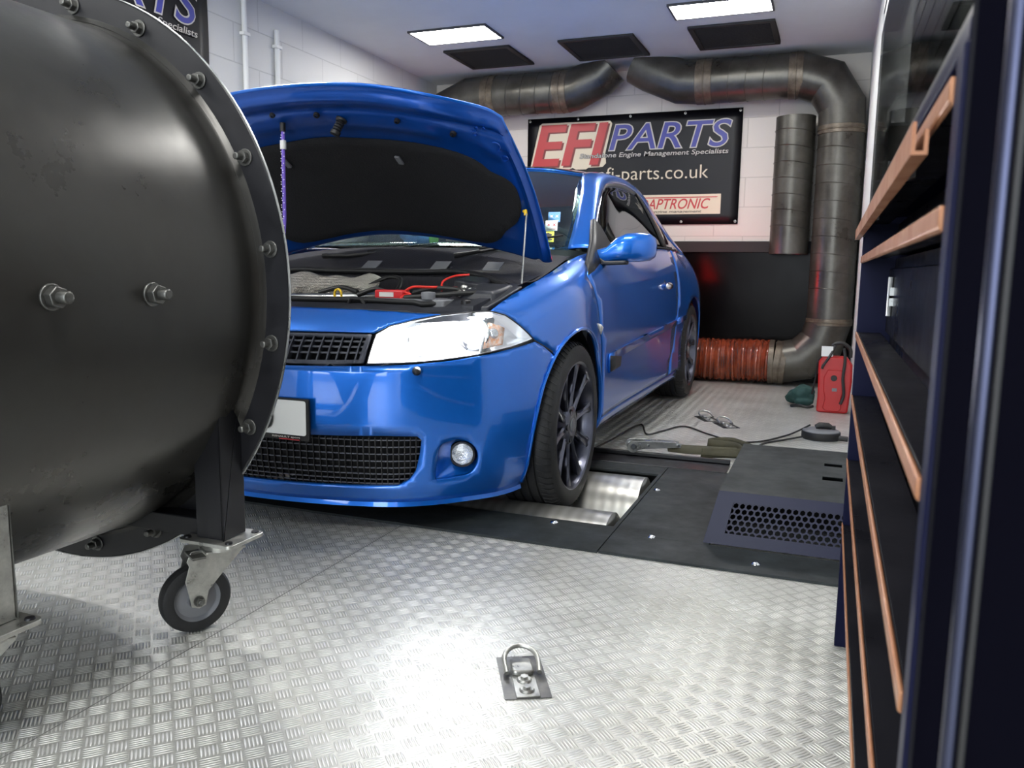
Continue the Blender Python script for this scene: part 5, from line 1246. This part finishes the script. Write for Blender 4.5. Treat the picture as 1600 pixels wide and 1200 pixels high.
# --- wheels
def wheel(x,y,z,m,steer=0,r=.318):
    t=empty('wheel',K((x*m,y,z))); t.parent=car; t.location=Vector(t.location)-ORG[car.name]; ORG[t.name]=K((x*m,y,z))
    c=K((x*m,y,z)); ax=Vector((m,0,0)); k=r/.318
    prof=[(.236,-.108),(.262,-.112),(.292,-.106),(.308,-.094),(.316,-.07)]
    for gy in (-.052,-.018,.018,.052): prof+=[(.318,gy-.006),(.311,gy-.004),(.311,gy+.004),(.318,gy+.006)]
    prof+=[(.316,.07),(.309,.092),(.294,.106),(.265,.112),(.240,.108),(.232,.100),(.232,-.100)]
    prof=[(a*k,b) for a,b in prof]
    sp_=MB().lathe(prof,c,ax,96,closed=True,ref=(0,0,1)); nf=len(sp_.f)
    for i in range(72):
        a=2*pi*i/72
        for s_ in (-1,1):
            e1=Vector((0,cos(a),sin(a))); e2=Vector((0,-sin(a),cos(a))); pts=[c+e1*(.3185*k)+ax*(s_*.058),c+(e1+e2*.03).normalized()*(.315*k)+ax*(s_*.085),c+(e1+e2*.05).normalized()*(.300*k)+ax*(s_*.104)]
            sp_.sweep(pts,.0022,4)
    ty=sp_.build('tyre','rubber',t,smooth=35,merge=False); ty.data.materials.append(M['ink'])
    for i_,pg_ in enumerate(ty.data.polygons):
        if i_>=nf: pg_.material_index=1
    rm=MB().lathe([(.240*k,.100),(.245*k,.106),(.239*k,.109),(.232*k,.104),(.226*k,.085),(.215*k,.04),(.213*k,-.06),(.232*k,-.10)],c,ax,72).build('rim','rim',t)
    hub=MB().lathe([(.0001,.088),(.026,.090),(.030,.092),(.052,.092),(.070,.086),(.078,.071),(.082,.04),(.082,-.04)],c,ax,48).build('hub','rim',t)
    MB().lathe([(.0001,.097),(.024,.096),(.029,.092)],c,ax,32).build('centre_cap','grey_plastic',hub)
    for i in range(5):
        a=2*pi*(i+.5)/5; cc=c+Vector((0,cos(a),sin(a)))*.053; MB().lathe([(.0001,.090),(.009,.091),(.0125,.0925),(.0130,.086)],cc,ax,14).build('wheel_nut','ink',hub)
    for i in range(10):
        a=2*pi*(i+.25)/10; e1=Vector((0,cos(a),sin(a))); e2=Vector((0,-sin(a),cos(a))); q=MB(); rows=[]
        for t_ in range(9):
            u=t_/8; rr=.062+(.236*k-.062)*u; w0=.018-.007*sin(pi*min(u*1.1,1))+.006*max(0,u-.75)*4; h=.084+.016*u**1.6; dep=.040-.012*u
            rows.append([c+e1*rr+e2*w0+ax*(h-.006),c+e1*rr+e2*w0*.55+ax*h,c+e1*rr+ax*(h-.004),c+e1*rr-e2*w0*.55+ax*h,c+e1*rr-e2*w0+ax*(h-.006),c+e1*rr-e2*w0*.6+ax*(h-dep),c+e1*rr+e2*w0*.6+ax*(h-dep),c+e1*rr+e2*w0+ax*(h-.006)])
        q.grid(rows).build('spoke','rim',t,smooth=50)
    MB().lathe([(.05,-.02),(.150,-.02),(.150,-.045),(.05,-.045)],c,ax,48).build('brake_disc','steel',t)
    MB().lathe([(.0001,-.06),(.21,-.06),(.21,-.07)],c,ax,32).build('brake_backplate','ink',t)
for m in (1,-1):
    wheel(.768,.815,.262,m); wheel(.768,3.455,.320,m)
# --- toy on the dashboard
t=empty('plush_toy',K((-.01,1.42,.94)),'small blue and lime soft toy lying on the dashboard behind the windscreen','soft toy')
g_=MB(); g_.ball(K((-.10,1.36,.975)),.045,18,(1.2,.8,.8)); g_.ball(K((-.045,1.36,.970)),.03,16); g_.ball(K((-.14,1.34,.99)),.022,12); g_.ball(K((-.08,1.33,1.005)),.02,12); o=g_.build('body','toy_blue',t); md=o.modifiers.new('rm','REMESH'); md.mode='VOXEL'; md.voxel_size=.006; md.use_smooth_shade=True
MB().ball(K((.005,1.36,.972)),.028,16,(.8,.8,1.2)).build('arm','lime',t)
t=empty('pink_cloth',K((.19,1.45,.93)),'dull pink crumpled cloth on the dashboard beside the soft toy','cloth')
g_=MB(); g_.ball(K((.11,1.40,.972)),.05,18,(1.2,.8,.7)); g_.build('fabric','skin_pink',t)
# small reg charger item in the engine bay stays part of the car
